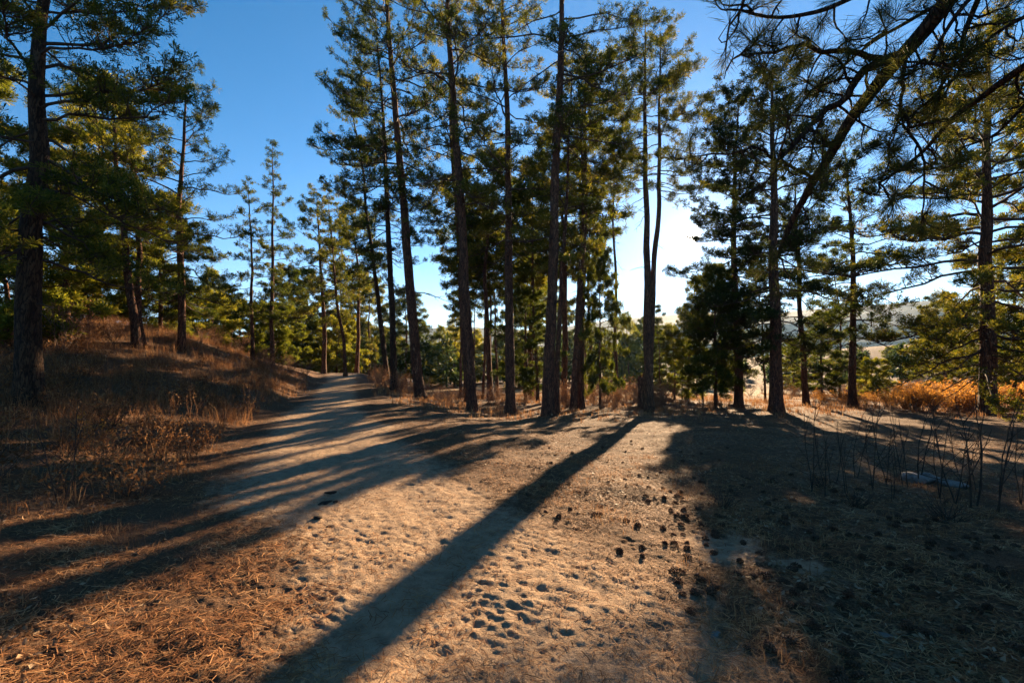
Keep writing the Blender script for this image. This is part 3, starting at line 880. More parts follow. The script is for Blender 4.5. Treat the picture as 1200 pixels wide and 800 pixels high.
GL, GC, GR = 'background pines beyond the bank', 'background pines behind the grove', 'small pines around the meadow'
for a in [
    ('bushy', 8, 15, 4.6, 'low yellow-green pine behind the big dark trunk at far left', GL),
    ('tall2', -40, 17, 11, 'tall pine at the left edge, mostly hidden by the big dark pine', GL),
    ('dense', 78, 19, 8.5, 'dense green pine just right of the big dark trunk on the bank', GL),
    ('tall2', 108, 25, 13.5, 'tall yellow-green pine between the big dark trunk and the reddish pair', GL),
    ('bushy', 118, 24, 4.5, 'low bright pine at the foot of the slope left of the reddish pair', GL),
    ('dense', 188, 26, 8, 'mid-green pine between the reddish pair and the lone layered pine', GL),
    ('bushy', 196, 30, 4.2, 'low bushy pine just left of the lone layered pine', GL),
    ('young', 238, 42, 8.5, 'small pointed pine right of the lone layered pine', GL),
    ('dense', 262, 46, 8.5, 'small dark pine standing left of the slender shorter spire', GL),
    ('bushy', 250, 38, 5, 'round yellow-green pine low behind the bank crest', GL),
    ('bushy', 283, 44, 6, 'bright low pine between the bank crest and the slender spires', GL),
    ('dense', 338, 48, 11, 'bright green pine just right of the tallest slender spire', GL),
    ('bushy', 322, 40, 5, 'low sunlit pine under the tallest slender spire', GL),
    ('bushy', 350, 52, 6.5, 'sunlit yellow pine left of the trail rise', GL),
    ('dense', 360, 56, 13, 'taller green pine behind the sunlit one left of the rise', GL),
    ('bushy', 395, 50, 6.0, 'sunlit pine seen straight over the top of the trail', GL),
    ('tall', 400, 60, 15, 'tall dim pine straight over the top of the trail', GL),
    ('bushy', 425, 46, 5.5, 'bright round pine right of the trail rise', GC),
    ('dense', 432, 42, 10, 'green pine behind the two dark trunks by the trail bend', GC),
    ('tall', 418, 34, 13, 'tall dim pine left of the thin dark leaning pine', GC),
    ('dense', 476, 36, 9, 'pine seen between the thick leaning trunk and the dark one behind', GC),
    ('bushy', 505, 40, 4.6, 'low pine just right of the thick leaning trunk', GC),
    ('young', 532, 38, 7.5, 'dark young pine beside the gap with blue hills', GC),
    ('tall', 575, 25, 14, 'taller yellow-green pine left of the straight single trunk', GC),
    ('pole', 566, 27, 12, 'bare pole pine left of the straight single trunk', GC),
    ('pole', 572, 29, 12, 'thinner bare pole pine close to the straight single trunk', GC),
    ('pole', 583, 33, 12, 'dim pole pine just left of the straight single trunk', GC),
    ('tall', 620, 27, 14, 'bright pine between the single trunk and the thick right-leaning one', GC),
    ('dense', 628, 34, 11, 'dense pine low between the single trunk and the right-leaning one', GC),
    ('bushy', 612, 38, 5, 'low yellow pine just right of the straight single trunk', GC),
    ('pole', 630, 24, 12, 'reddish pole pine left of the thick right-leaning trunk', GC),
    ('tall', 684, 28, 14.5, 'sunlit pine crown above the crooked reddish pair', GC),
    ('dense', 704, 40, 6.5, 'pine right of the crooked reddish pair, beyond the brush', GC),
    ('young', 738, 33, 6.8, 'small pointed pine beneath the bright gap, left of the forked pine', GC),
    ('young', 748, 42, 7, 'smaller dim pine close to the forked trunk', GC),
    ('bushy', 725, 60, 6, 'far low pine at the bottom of the bright gap', GC),
    ('dense', 775, 30, 4.6, 'low green pine right behind the forked trunk', GR),
    ('bushy', 452, 50, 6.5, 'sunlit low pine between the thin leaning trunk and the rise', GC),
    ('young', 512, 50, 8, 'bright young pine behind the gap right of the thick leaning trunk', GC),
    ('bushy', 548, 46, 6.5, 'yellow-green low pine behind the reddish half-hidden trunk', GC),
    ('pole', 545, 30, 15, 'dim pole pine behind the left-leaning tall pine', GC),
    ('bushy', 590, 50, 6.5, 'far bushy pine directly behind the straight single trunk', GC),
    ('dense', 655, 44, 10, 'far dense pine behind the thick right-leaning trunk', GC),
    ('tall', 660, 26, 16, 'tall dim pine rising behind the thick right-leaning trunk', GC),
    ('bushy', 672, 50, 6.5, 'sunlit low pine behind the crooked reddish pair', GC),
    ('dense', 758, 46, 8.5, 'pale green pine peeking out left of the forked trunk', GC),
    ('dense', 616, 24, 6.2, 'mid-green pine low between the single trunk and the right-leaning one, in front', 'pines close behind the grove'),
    ('dense', 703, 19.5, 7.4, 'narrow green pine just right of the crooked reddish pair', 'pines close behind the grove', None, .5),
    ('dense', 838, 18.5, 6.0, 'small dark pine directly under the sun, left of the sun-covering pine', GR, None, .75),
    ('pole', 773, 26, 5.6, 'slim bare trunk just right of the forked pine', GR),
    ('young', 790, 27, 4.6, 'young pine below the sun with low feathery boughs', GR),
    ('pole', 799, 28, 5.4, 'first thin trunk of the cluster below the sun', GR),
    ('tall', 807, 29, 5.6, 'thickest trunk of the thin cluster below the sun', GR),
    ('pole', 816, 30, 6, 'crooked thin trunk in the middle of the cluster below the sun', GR),
    ('pole', 823, 27, 7.5, 'thin dark trunk at the right of the cluster below the sun', GR),
    ('dense', 838, 24, 7.2, 'dark pine between the thin cluster and the sun-covering pine', GR),
    ('pole', 896, 24, 8, 'thin trunk just left of the bulky dark pine', GR),
    ('dense', 930, 36, 4.5, 'sunlit pine at the meadow edge right of the bulky dark pine', GR),
    ('dense', 962, 26, 5.2, 'yellow-green pine behind the thin leaning one', GR),
    ('pole', 983, 27, 9.5, 'pine close left of the straight pine by the orange bushes', GR),
    ('bushy', 1022, 28, 2.6, 'low yellow-green pine at the left end of the orange bushes', GR),
    ('dense', 1108, 30, 7, 'sunlit pine behind the orange bushes, left of the thick trunk', GR),
    ('dense', 1190, 24, 8.2, 'dark pine crowding the thick trunk on its right', GR),
    ('dense', 1000, 62, 6, 'far small pine left of the gap with hazy hills', GR),
    ('bushy', 1046, 70, 5.5, 'far round pine in the gap with hazy hills', GR),
    ('dense', 1078, 66, 6.5, 'far dark pine under the hazy ridge, right of the gap', GR),
    ('dense', 1125, 58, 7, 'far green pine just left of the thick spreading trunk', GR),
    ('bushy', 1180, 48, 5.5, 'sunlit far pine just right of the thick spreading trunk', GR),
    ('tall', 1225, 17, 12, 'tall pine at the right edge behind the spreading one', GR),
    ('dense', 1290, 20, 10, 'broad pine just outside the right edge', GR),
    ('tall', -190, 14, 12, 'tall pine just outside the left edge', GL),
]:
    bg_pine(*a)

rs = np.random.default_rng(91)
NTH = ['first', 'second', 'third', 'fourth', 'fifth', 'sixth', 'seventh', 'eighth', 'ninth', 'tenth', 'eleventh', 'twelfth', 'thirteenth', 'fourteenth', 'fifteenth', 'sixteenth']
for i, px in enumerate(sorted(rs.uniform(500, 640, 10))):
    bg_pine('pole', float(px), float(rs.uniform(26, 44)), float(rs.uniform(9, 13)), 'slim far trunk in the brush behind the grove, ' + NTH[i] + ' from the left', 'slim far trunks behind the grove', None, float(rs.uniform(.7, 1.0)))

# the forest goes on behind the viewpoint, lit by the sun
rb = np.random.default_rng(64)
nth = ['nearest', 'second nearest', 'third nearest', 'fourth nearest', 'fifth nearest', 'sixth nearest', 'seventh nearest', 'eighth nearest', 'ninth nearest', 'tenth nearest']
for side, a0, a1 in (('left of the trail', 100, 172), ('right of the trail', 188, 262)):
    spots = sorted((rb.uniform(11, 30), rb.uniform(a0, a1)) for _ in range(10))
    for i, (r_, a_) in enumerate(spots):
        a_ = math.radians(a_)
        x, y = -r_ * math.sin(a_), r_ * math.cos(a_)
        T_, B_, C_, H = PROTOS[('dense', 'tall2', 'bushy', 'dense')[i % 4]]
        s_c = rb.uniform(8, 13) / H if i % 4 != 2 else 1.1
        root = thing('pine_tree', 'sunlit pine behind the viewpoint ' + side + ', ' + nth[i] + ' one', 'tree', (x, y, height1(x, y)), 'pines behind the viewpoint', float(rb.uniform(0, 6.28)), float(s_c))
        link('trunk', T_, root); link('branches', B_, root, kind='stuff'); link('crown', C_, root)

# broken trunk beneath the gap
def snag():
    x, y, z = on_ground(751, 24)
    root = thing('tree_stump', 'broken-off reddish trunk standing in brush left of the forked pine', 'stump', (x, y, z))
    b = MB(); n = 14
    pts = np.array([(0, 0, -.2), (0, 0, .4), (.02, 0, 1.0), (0, .02, 1.5), (0, 0, 1.75)])
    rng = np.random.default_rng(3)
    j = 1 + rng.normal(0, .06, (5, n))
    b.tube(pts, [.24, .18, .17, .17, .15], n, j)
    v = b.v[0]; v[-n:, 2] += rng.uniform(-.15, .2, n)
    b.add([v[-n:].mean(0) - [0, 0, .15]], None, None)
    b.t.append(np.array([[4 * n + i, 4 * n + (i + 1) % n, 5 * n] for i in range(n)]))
    link('trunk', b.build('trunk', M_BARK, False), root)


snag()

# ---- far wood: one mass of small crowns on the valley and slopes
def far_woods():
    rng = np.random.default_rng(12)
    C, D = [], []
    tb = MB()
    n = 0
    while n < 380:
        a = math.radians(rng.uniform(-50, 56)); r = rng.uniform(75, 380) if rng.random() < .7 else rng.uniform(62, 110)
        x, y = r * math.sin(a), r * math.cos(a)
        px = 600 + F * x / y
        if px > 940 and rng.random() < .45: continue
        n += 1
        z = height1(x, y); h = rng.uniform(4, 8.5) * (1 if px < 860 else .7)
        tb.tube([(x, y, z - .3), (x, y, z + h * .9)], [.16, .05], 4)
        k = rng.random(46) ** .8
        th = rng.uniform(0, 6.28, 46); rr = h * .28 * (1.05 - k) * rng.uniform(.5, 1.1, 46)
        C.append(np.stack([x + rr * np.cos(th), y + rr * np.sin(th), z + h * (.12 + .88 * k)], -1))
        D.append(np.stack([np.cos(th), np.sin(th), np.full(46, .5)], -1))
    v, q = needle_tris(np.concatenate(C), np.concatenate(D), 7, .75, .32, rng)
    m = MB(); m.add(v, None, q); m.v += tb.v; m.q += [t + m.n for t in tb.q]; m.n += tb.n
    link('distant_woods', m.build('distant_woods', M_WOODS), label='far woods of small pines on the valley slopes', category='woods', kind='stuff')


far_woods()

# ------------------------------------------------------------------ undergrowth
def twiggy(rng, h, spread, nst, seglen=.12, r=.006, fork=.35, sides=3, upright=.6, wob=.16):
    b = MB(); tips = []; allp = []
    for i in range(nst):
        a = rng.uniform(0, 6.28)
        d = norm(np.array([math.cos(a) * spread, math.sin(a) * spread, 1.0]))
        stack = [(np.array([rng.normal(0, .04), rng.normal(0, .04), -.03]), d, h * rng.uniform(.6, 1.1), r)]
        while stack:
            p, d, L, rr = stack.pop()
            pts = [p]; n = max(2, int(L / seglen))
            for s in range(n):
                d = norm(d + rng.normal(0, wob, 3) + [0, 0, upright * .12])
                pts.append(pts[-1] + d * L / n)
                if rng.random() < fork and L > .18 and s > 0:
                    o = norm(d + rng.normal(0, .6, 3))
                    stack.append((pts[-1], o, L * (1 - s / n) * rng.uniform(.4, .7), rr * .6))
            b.tube(pts, np.linspace(rr, rr * .35, len(pts)), sides)
            tips.append(pts[-1]); allp += pts[1:]
    return b, np.array(tips), np.array(allp)


def leaf_quads(C, size, rng, flat=0.0):
    N = len(C)
    a = norm(rng.normal(size=(N, 3)) * [1, 1, 1 - flat * .8]); b = norm(np.cross(a, rng.normal(size=(N, 3)) * [1 - flat * .9, 1 - flat * .9, 1]))
    s = size * rng.uniform(.6, 1.25, (N, 1))
    n = np.cross(a, b)
    v = np.stack([C - a * s, C + b * s * .45 + n * s * .2, C + a * s, C - b * s * .45 + n * s * .2], 1).reshape(-1, 3)
    k = np.arange(N)[:, None] * 4
    return v, np.concatenate([k + [[0, 1, 2]], k + [[0, 2, 3]]])


def shrub_meshes(seed, h, spread, nst, mat, leaf=None, nleaf=0, lsize=.03, r=.006, fork=.35, wob=.16):
    rng = np.random.default_rng(seed)
    b, tips, allp = twiggy(rng, h, spread, nst, r=r, fork=fork, wob=wob)
    sm = b.build('stems', mat)
    lm = None
    if leaf:
        sel = allp[allp[:, 2] > h * .25]
        C = sel[rng.integers(0, len(sel), nleaf)] + rng.normal(0, .05, (nleaf, 3))
        v, t = leaf_quads(C, lsize, rng)
        lm = mesh_np('leaves', v, [t], leaf)
    return sm, lm


def put_shrub(meshes, x, y, name, label, cat, group, rz, s):
    root = thing(name, label, cat, (x, y, height1(x, y)), group, rz, s)
    link('stems', meshes[0], root)
    if meshes[1] is not None: link('leaves', meshes[1], root)
    return root


rng = np.random.default_rng(42)
BR = [shrub_meshes(300 + i, .9, .55, 26, M_BRUSH, M_GRASS, 260, .022) for i in range(3)]
# brush by the trail bend and behind the grove
def region(n, pxr, dr, sr, meshes, name, label, cat, group, seed):
    r = np.random.default_rng(seed)
    rank = {1: 'first', 2: 'second', 3: 'third', 4: 'fourth', 5: 'fifth', 6: 'sixth', 7: 'seventh', 8: 'eighth', 9: 'ninth', 10: 'tenth'}
    spots = sorted((r.uniform(*pxr), r.uniform(*dr)) for _ in range(n))
    base_label = label; no = 0
    for i, (px, d) in enumerate(spots):
        u, _ = ray(px, 412)
        s, w = trail_offset(np.array([u * d]), np.array([d]))
        if abs(s[0]) < w[0] + .3: continue
        no += 1
        nth = rank.get(no) or (str(no) + ({1: 'st', 2: 'nd', 3: 'rd'}.get(no % 10, 'th') if no not in (11, 12, 13) else 'th'))
        label = base_label + ', ' + nth + ' from the left'
        put_shrub(meshes[i * 7 % len(meshes)], u * d, d, name, label, cat, group, r.uniform(0, 6.28), float(r.uniform(*sr)))


region(20, (432, 500), (25, 33), (.9, 1.5), BR, 'dry_shrub', 'grey-tan leafless shrub crowding the right side of the trail bend', 'shrub', 'dry shrubs at the trail bend', 1)
region(34, (500, 640), (25, 38), (.8, 1.4), BR, 'dry_shrub', 'tan twiggy shrub between the trunks left of the thick right-leaning pine', 'shrub', 'dry shrubs behind the left half of the grove', 2)
region(40, (655, 790), (24, 32), (1.1, 1.9), BR, 'dry_shrub', 'brown twiggy shrub in the thicket around the slender straight pine', 'shrub', 'brown thicket behind the grove', 3)
region(20, (850, 1010), (33, 46), (.9, 1.6), BR, 'dry_shrub', 'dull brown shrub along the edge of the sunny meadow', 'shrub', 'dry shrubs at the meadow edge', 4)
region(44, (960, 1240), (29, 60), (1.0, 2.0), BR, 'dry_shrub', 'mauve-brown bare shrub behind the orange bushes', 'shrub', 'bare shrubs behind the orange bushes', 5)
region(16, (232, 360), (24, 34), (.9, 1.6), BR, 'dry_shrub', 'tan bare shrub on the bank below the slender spires', 'shrub', 'dry shrubs on the far end of the bank', 6)
region(14, (-20, 130), (15, 20), (1.0, 2.2), BR, 'dry_shrub', 'tan bare shrub on the bank crest behind the big dark trunk', 'shrub', 'dry shrubs on the bank crest', 7)
OAK = [shrub_meshes(320 + i, 1.25, .5, 22, M_BRUSH, M_OAK, 620, .042, r=.010) for i in range(3)]
region(40, (1040, 1245), (20.5, 27), (.9, 1.35), OAK, 'orange_bush', 'orange-leaved bush in the glowing row behind the thick spreading pine', 'bush', 'orange bushes at right', 8)
region(10, (960, 1050), (24, 28), (.5, .8), OAK, 'orange_bush', 'small orange-leaved bush near the foot of the straight pine', 'bush', 'small orange bushes', 9)
WEED = [shrub_meshes(340 + i, .85, .22, 4, M_GRASS, M_GRASS, 60, .016, r=.005, fork=.3) for i in range(4)]
region(110, (-20, 330), (7, 23), (.6, 1.3), WEED, 'weed_stalk', 'dry upright weed stalk among the grass of the bank', 'weed', 'weed stalks on the bank', 10)
LOW = [shrub_meshes(350 + i, .5, .8, 16, M_TWIG, M_LEAFB, 150, .028, r=.005) for i in range(3)]
region(90, (-40, 310), (5.2, 20), (.8, 1.4), LOW, 'low_shrub', 'low sprawling leafless shrub on the lower bank', 'shrub', 'low shrubs on the lower bank', 11)

# bare saplings on the right
SAP = [shrub_meshes(360 + i, 1.15, .16, 2, M_SAPLING, None, r=.0075, fork=.8, wob=.07) for i in range(5)]
sap_spots = [(948, 6.6, 1.0, 'tallest-stemmed bare sapling at the left end of the sapling patch'), (962, 6.2, .75, 'short bare sapling beside the left-end one'),
             (975, 7.1, .8, 'thin bare sapling left of the straight pine trunk'), (992, 6.4, .8, 'bare sapling directly in front of the straight pine trunk'),
             (1006, 7.4, .8, 'faint bare sapling just right of the straight pine trunk'), (1018, 6.6, .95, 'forked bare sapling midway to the pale rocks'),
             (1034, 7.0, .85, 'leaning bare sapling left of the pale rocks'), (1050, 7.5, .75, 'small bare sapling left of the pale rocks'),
             (1062, 6.8, .95, 'bare sapling at the left side of the pale rocks'), (1080, 7.2, 1.0, 'bare sapling crossing in front of the larger pale rock'),
             (1096, 6.3, .9, 'bare sapling between the two pale rocks'), (1115, 5.9, 1.0, 'dark many-twigged sapling in front of the smaller pale rock'),
             (1132, 6.0, 1.35, 'tallest bare sapling, reaching across the orange bushes'), (1148, 6.6, .8, 'short bare sapling left of the thick spreading pine'),
             (1172, 5.6, 1.1, 'dark bare sapling in front of the thick spreading pine'), (1190, 6.0, .9, 'bare sapling at the right edge of the picture'),
             (1128, 6.7, .8, 'slim bare sapling close behind the tallest one'), (1040, 6.2, .6, 'knee-high bare sapling in the middle of the patch')]
for i, (px, d, s, lab) in enumerate(sap_spots):
    x, y, z = on_ground(px, d)
    put_shrub(SAP[i % 5], x, y, 'bare_sapling', lab, 'sapling', 'bare saplings on the right', i * 1.3, s * 1.35)
GB = [shrub_meshes(370 + i, .32, .9, 40, M_SAPLING, None, r=.003) for i in range(2)]
for px, d, s, lab in ((845, 5.4, 1.0, 'small grey twiggy tussock above the bare sandy patch'), (1000, 5.6, 1.1, 'grey twiggy tussock under the saplings'),
                      (1105, 5.2, 1.2, 'dark twiggy tussock below the pale rocks'), (960, 6.8, .9, 'faint twiggy tussock left of the saplings')):
    x, y, z = on_ground(px, d)
    put_shrub(GB[0], x, y, 'twiggy_tussock', lab, 'shrub', 'twiggy tussocks', px, s)
# leafy little shrub on the left bank
LB = shrub_meshes(380, .55, .6, 14, M_BRUSH, M_OAK, 70, .05)
for px, d, s, lab in ((115, 8.2, .9, 'small shrub with a few curled orange leaves on the bank'), (70, 5.0, 1.2, 'bare dark shrub with thin fanned stems at the foot of the bank')):
    x, y, z = on_ground(px, d)
    put_shrub(LB if px > 100 else (SAP[1][0], None), x, y, 'small_shrub', lab, 'shrub', None, 1.0, s)


# ---- dry grass on the bank and under the trees
def grass_patch(name, label, xy, h, w, seed, mat, nblade=7, lean=.5):
    r = np.random.default_rng(seed)
    N = len(xy)
    z = height(xy[:, 0], xy[:, 1])
    base = np.repeat(np.column_stack([xy, z]), nblade, 0)
    n = len(base)
    base[:, :2] += r.normal(0, .05, (n, 2))
    hh = np.repeat(h * (.35 + 1.3 * r.random(N) ** 2) * (.5 + vnoise(xy[:, 0] / .8, xy[:, 1] / .8, 31)), nblade)[:, None] * r.uniform(.6, 1.1, (n, 1))
    a = r.uniform(0, 6.28, n); ln = r.uniform(.1, lean, n)
    dirh = np.stack([np.cos(a) * ln, np.sin(a) * ln, np.zeros(n)], -1)
    side = np.stack([-np.sin(a), np.cos(a), np.zeros(n)], -1) * w / 2
    mid = base + np.array([0, 0, 1]) * hh * .55 + dirh * hh * .3
    tip = base + np.array([0, 0, 1]) * hh * .95 + dirh * hh * 1.0
    v = np.stack([base - side - [0, 0, .03], base + side - [0, 0, .03], mid + side * .7, mid - side * .7, tip], 1).reshape(-1, 3)
    k = np.arange(n)[:, None] * 5
    link(name, mesh_np(name, v, [k + [[0, 1, 2, 3]], k + [[3, 2, 4]]], mat), label=label, category='grass', kind='stuff')


def scatter(n, f, seed):
    r = np.random.default_rng(seed); out = []
    tot = 0
    while tot < n:
        x, y, keep = f(r, 20000)
        s, w = trail_offset(x, y)
        ok = keep & (r.random(len(x)) < 1)
        out.append(np.column_stack([x[ok], y[ok]])); tot += ok.sum()
        if len(out) > 60: break
    return np.concatenate(out)[:n]


def f_bank(r, n):
    y = r.uniform(3.5, 30, n) ** 1.0; x = r.uniform(-34, -2, n)
    s, w = trail_offset(x, y)
    t = -s - w
    dens = sstep(-.1, 1.2, t) * np.clip(fbm(x / 1.2, y / 1.2, 81, 2) * 2 + .6, 0.05, 1) * np.interp(y, [3, 7, 12, 30], [.12, .4, 1, 1])
    return x, y, (x > -1.25 * y - 1) & (r.random(n) < dens)


grass_patch('bank_grass', 'dry rust and straw coloured grass covering the left bank', scatter(9500, f_bank, 5), .36, .010, 6, M_GRASS, 6, 1.0)


def f_right(r, n):
    y = r.uniform(13, 44, n); x = r.uniform(-12, 44, n)
    s, w = trail_offset(x, y)
    dens = sstep(.2, 1.0, s - w) * sstep(15, 22, y + fbm(x / 3, y / 3, 4, 2) * 4) * np.clip(fbm(x / 1.5, y / 1.5, 91, 2) * 2 + .5, .03, 1)
    return x, y, (r.random(n) < dens)


grass_patch('grove_grass', 'short orange-brown grass among the trunks and along the trail edge', scatter(11000, f_right, 7), .24, .017, 8, M_GRASS, 6, .8)


def f_near(r, n):
    y = r.uniform(1.6, 9, n); x = r.uniform(-9, 9, n)
    s, w = trail_offset(x, y)
    dens = .5 * sstep(.6, 1.2, np.abs(s) / w) * np.clip(fbm(x / .5, y / .5, 95, 2) * 3 + .1, 0, 1)
    return x, y, (np.abs(x) < 1.3 * y + 1) & (r.random(n) < dens)


grass_patch('sparse_grass', 'sparse short dead grass poking through the needle litter', scatter(2600, f_near, 9), .07, .004, 10, M_GRASS, 6, 1.5)


# ---- needle litter and fallen leaves
def litter():
    r = np.random.default_rng(55)
    N = 88000
    rr = 1.7 * (20 / 1.7) ** r.random(N * 2); a = np.radians(r.uniform(-56, 56, N * 2))
    x, y = rr * np.sin(a), rr * np.cos(a)
    s, w = trail_offset(x, y)
    q = np.abs(s) / w
    left_near = sstep(-.35, -1.3, s) * (1 - sstep(3.5, 6.0, y))
    dens = .16 + .84 * np.maximum(sstep(.55, 1.15, q), left_near * .95)
    dens *= np.clip(fbm(x / .35, y / .35, 97, 3) * 2.4 + .65, .05, 1)
    for cx, cy, pa, pb in PATCHES: dens *= sstep(.6, 1.1, np.hypot((x - cx) / pa, (y - cy) / pb)) * .75 + .25
    k = (r.random(N * 2) < dens); x, y = x[k][:N], y[k][:N]; n = len(x)
    z = height(x, y) + .006
    # local slope so needles lie on the relief
    e = .04
    gx = (height(x + e, y) - height(x - e, y)) / (2 * e); gy = (height(x, y + e) - height(x, y - e)) / (2 * e)
    th = r.uniform(0, 6.28, n) + 0; L = r.uniform(.05, .15, n)
    dx, dy = np.cos(th), np.sin(th)
    d = np.stack([dx, dy, np.clip(gx * dx + gy * dy, -.8, .8) + r.normal(0, .16, n)], -1)
    sd = np.stack([-dy, dx, r.normal(0, .2, n)], -1) * (.0011 + .0007 * np.hypot(x, y)[:, None] * .5)
    bend = np.stack([-dy, dx, np.zeros(n)], -1) * (r.normal(0, .18, n) * L)[:, None]
    p = np.column_stack([x, y, z])
    L = L[:, None]
    v = np.stack([p - d * L * .5 - sd, p - d * L * .5 + sd, p + bend + sd + [0, 0, .006], p + bend - sd + [0, 0, .006], p + d * L * .5], 1).reshape(-1, 3)
    kk = np.arange(n)[:, None] * 5
    link('needle_litter', mesh_np('needle_litter', v, [kk + [[0, 1, 2, 3]], kk + [[3, 2, 4]]], M_DUFF), label='brown and straw pine needles strewn over the ground', category='needle litter', kind='stuff')
    # leaves
    N = 9000
    rr = 2.0 * (14 / 2.0) ** r.random(N * 3); a = np.radians(r.uniform(-56, 56, N * 3))
    x, y = rr * np.sin(a), rr * np.cos(a)
    s, w = trail_offset(x, y)
    dens = np.where(s > 0, .75, .9) * sstep(.75, 1.3, np.abs(s) / w) * np.clip(fbm(x / .7, y / .7, 98, 2) * 3 + .5, .05, 1)
    k = r.random(N * 3) < dens; x, y = x[k][:N], y[k][:N]
    C = np.column_stack([x, y, height(x, y) + .012])
    v, t = leaf_quads(C, .026, r, .8)
    link('fallen_leaves', mesh_np('fallen_leaves', v, [t], M_DEADLEAF), label='curled dead leaves scattered over bank and forest floor', category='fallen leaves', kind='stuff')


litter()


# ---- pine cones
def cone_mesh(seed):
    r = np.random.default_rng(seed); b = MB()
    H_ = .085; n = 44
    core = []
    for i in range(n):
        t = (i + .5) / n; a = i * 2.399
        rad_ = .006 + .026 * math.sin(min(1, t * 1.15 + .08) * math.pi) ** .7
        c = np.array([math.cos(a), math.sin(a), 0]); s = np.array([-math.sin(a), math.cos(a), 0])
        z = (t - .5) * H_
        L = rad_ + .010 * r.uniform(.7, 1.2); w = .010
        p0 = c * .004 + [0, 0, z - .004]
        tip = c * L + [0, 0, z + .010 + .006 * r.random()]
        m1 = c * L * .8 + s * w + [0, 0, z + .003]; m2 = c * L * .8 - s * w + [0, 0, z + .003]
        und = c * L * .75 + [0, 0, z - .004]
        b.add([p0, m1, tip, m2, und], None, [[0, 1, 2], [0, 2, 3], [0, 4, 1], [0, 3, 4], [1, 4, 2], [4, 3, 2]])
    v = np.concatenate(b.v)
    # lying on its side
    b.v = [np.column_stack([v[:, 2], v[:, 1], v[:, 0] + .024])]
    return b.build('pine_cone', M_CONE)


CONES = [cone_mesh(s) for s in (1, 2, 3)]
r = np.random.default_rng(8)
zones = [
    (150, (2.3, 5.2), (760, 1230), 'dark open pine cone in the deep shade of the lower right foreground', 'pine cones in the lower right shade'),
    (60, (4.6, 7.5), (720, 1150), 'dark pine cone on shaded duff below the saplings and grey tussock', 'pine cones below the saplings'),
    (38, (3.2, 6.5), (600, 820), 'dark pine cone on the sunlit ground at the edge of the shade', 'pine cones at the shade edge'),
    (34, (6.0, 12.0), (560, 900), 'small-looking dark pine cone farther back in front of the grove', 'pine cones in front of the grove'),
]
for n, dr, pr, lab, grp in zones:
    pts_ = []
    while len(pts_) < n:
        d = dr[0] * (dr[1] / dr[0]) ** r.random(); px = r.uniform(*pr)
        if vnoise(np.array([px / 45.]), np.array([d * 2.]), 5)[0] < r.uniform(.1, .75): continue
        u, _ = ray(px, 412); x, y = u * d, d
        s, w = trail_offset(np.array([x]), np.array([y]))
        if abs(s[0]) < w[0] * .8: continue
        pts_.append((x, y))
    P = np.array(pts_); Z = height(P[:, 0], P[:, 1])
    for i, ((x, y), z) in enumerate(zip(pts_, Z)):
        o = link('pine_cone', CONES[i % 3], label=lab, category='pine cone', group=grp)
        o.location = (x, y, z - .004); o.rotation_euler = (r.normal(0, .25), r.normal(0, .3), r.uniform(0, 6.28)); s = r.uniform(.55, .95); o.scale = (s, s, s)


# ---- rocks, clods, sticks
def lump(name, mat, seed, size, squash, label, cat, loc, group=None, rough=.35, rz=0):
    bmv, bmf = [], []
    r = np.random.default_rng(seed)
    nlat, nlon = 14, 22
    v = []
    for i in range(nlat + 1):
        ph = math.pi * i / nlat
        for j in range(nlon):
            th = 2 * math.pi * j / nlon
            p = np.array([math.sin(ph) * math.cos(th), math.sin(ph) * math.sin(th), math.cos(ph)])
            v.append(p)
    v = np.array(v)
    f = 1 + rough * (fbm(v[:, 0] * 1.6 + v[:, 2] * 1.1 + seed, v[:, 1] * 1.6 - v[:, 2], seed, 3) * 2)
    # facets
    for k in range(7):
        nrm = norm(r.normal(size=3)); dd = v @ nrm
        f = np.where(dd * f > .72, .72 / np.maximum(dd, 1e-3), f)
    v = v * f[:, None] * np.array(squash) * size
    i = np.arange(nlat)[:, None] * nlon; j = np.arange(nlon)[None]; j2 = (j + 1) % nlon
    q = np.stack([i + j, i + nlon + j, i + nlon + j2, i + j2], -1).reshape(-1, 4)
    o = link(name, mesh_np(name, v, [q], mat, name != 'rock'), label=label, category=cat, group=group)
    o.location = loc; o.rotation_euler = (0, 0, rz)
    return o


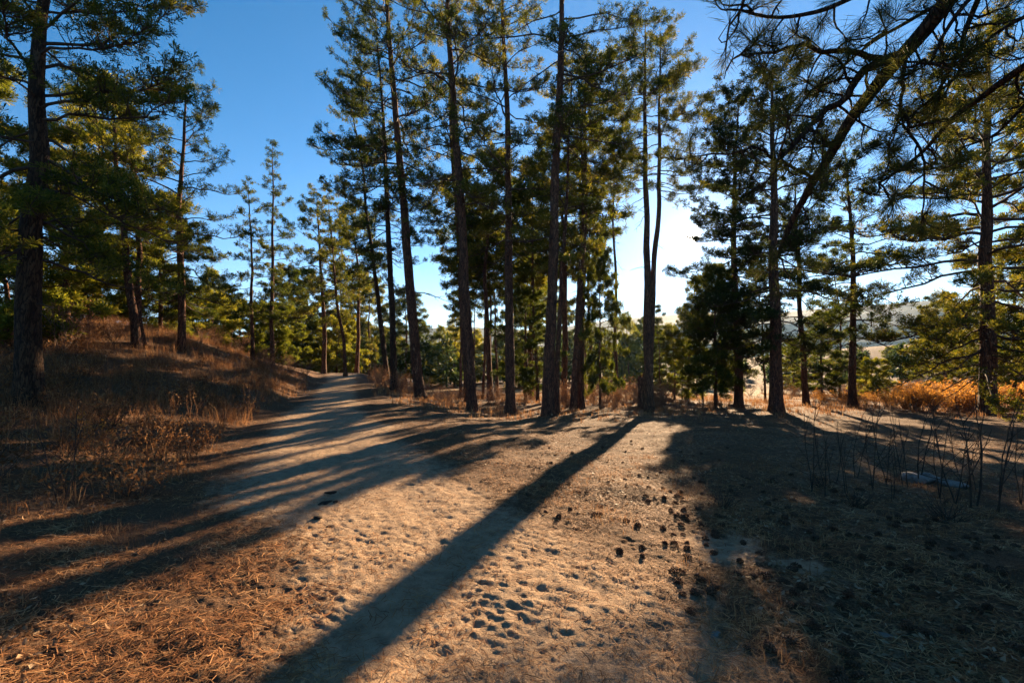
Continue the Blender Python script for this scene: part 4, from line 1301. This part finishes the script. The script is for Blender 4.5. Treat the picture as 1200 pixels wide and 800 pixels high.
for px, d, sz, sq, lab, sd in ((1072, 7.3, .24, (1.25, .8, .45), 'larger pale granite rock among the bare saplings', 3), (1112, 7.0, .18, (1.2, .8, .38), 'smaller pale granite rock right of the larger one', 5),
                               (1030, 2.75, .035, (1.5, .8, .4), 'small pale stone in the lower right litter', 6), (835, 2.75, .03, (1.5, .8, .4), 'small pale chip of stone left of the bottom right corner', 7)):
    x, y, z = on_ground(px, d)
    lump('rock', M_ROCK, sd, sz, sq, lab, 'rock', (x, y, z + sz * sq[2] * .35), None, .35, sd)
clods = [(388, 577, 'upper dark dung clod on the shaded trail', .07), (380, 590, 'wide flat dark dung clod in the middle of the trail', .085), (393, 588, 'small dark dung clod beside the wide flat one', .045),
         (372, 607, 'lower dark dung clod on the trail', .05), (385, 617, 'lowest dark dung clod at the sunlit edge', .04)]
for i, (px, py, lab, sz) in enumerate(clods):
    u, v_ = ray(px, py); d = 5.0
    for _ in range(12): d = (height1(u * d, d) - CAM_H) / v_
    lump('dung_clod', M_DUNG, 20 + i, sz, (1.2, .7, .3), lab, 'clod', (u * d, d, height1(u * d, d) + .005), 'dark clods on the trail', .6, i)


# ------------------------------------------------------------------ air
HAZE = True
if HAZE:
    hx, h0, h1 = 1480, -75, 150
    me = bpy.data.meshes.new('haze')
    vs = [(x, y, z) for z in (h0, h1) for x, y in ((-hx * 1.5, -hx), (hx * 1.5, -hx), (hx * 1.5, hx * 1.5), (-hx * 1.5, hx * 1.5))]
    me.from_pydata(vs, [], [(3, 2, 1, 0), (4, 5, 6, 7), (0, 1, 5, 4), (1, 2, 6, 5), (2, 3, 7, 6), (3, 0, 4, 7)])
    mt, t, out = new_mat('air')
    pv = t.nodes.new('ShaderNodeVolumePrincipled')
    pv.inputs['Color'].default_value = (.45, .70, 1.0, 1)
    pv.inputs['Density'].default_value = .00011
    pv.inputs['Anisotropy'].default_value = .35
    t.links.new(pv.outputs[0], out.inputs['Volume'])
    me.materials.append(mt)
    link('haze', me, kind='stuff')
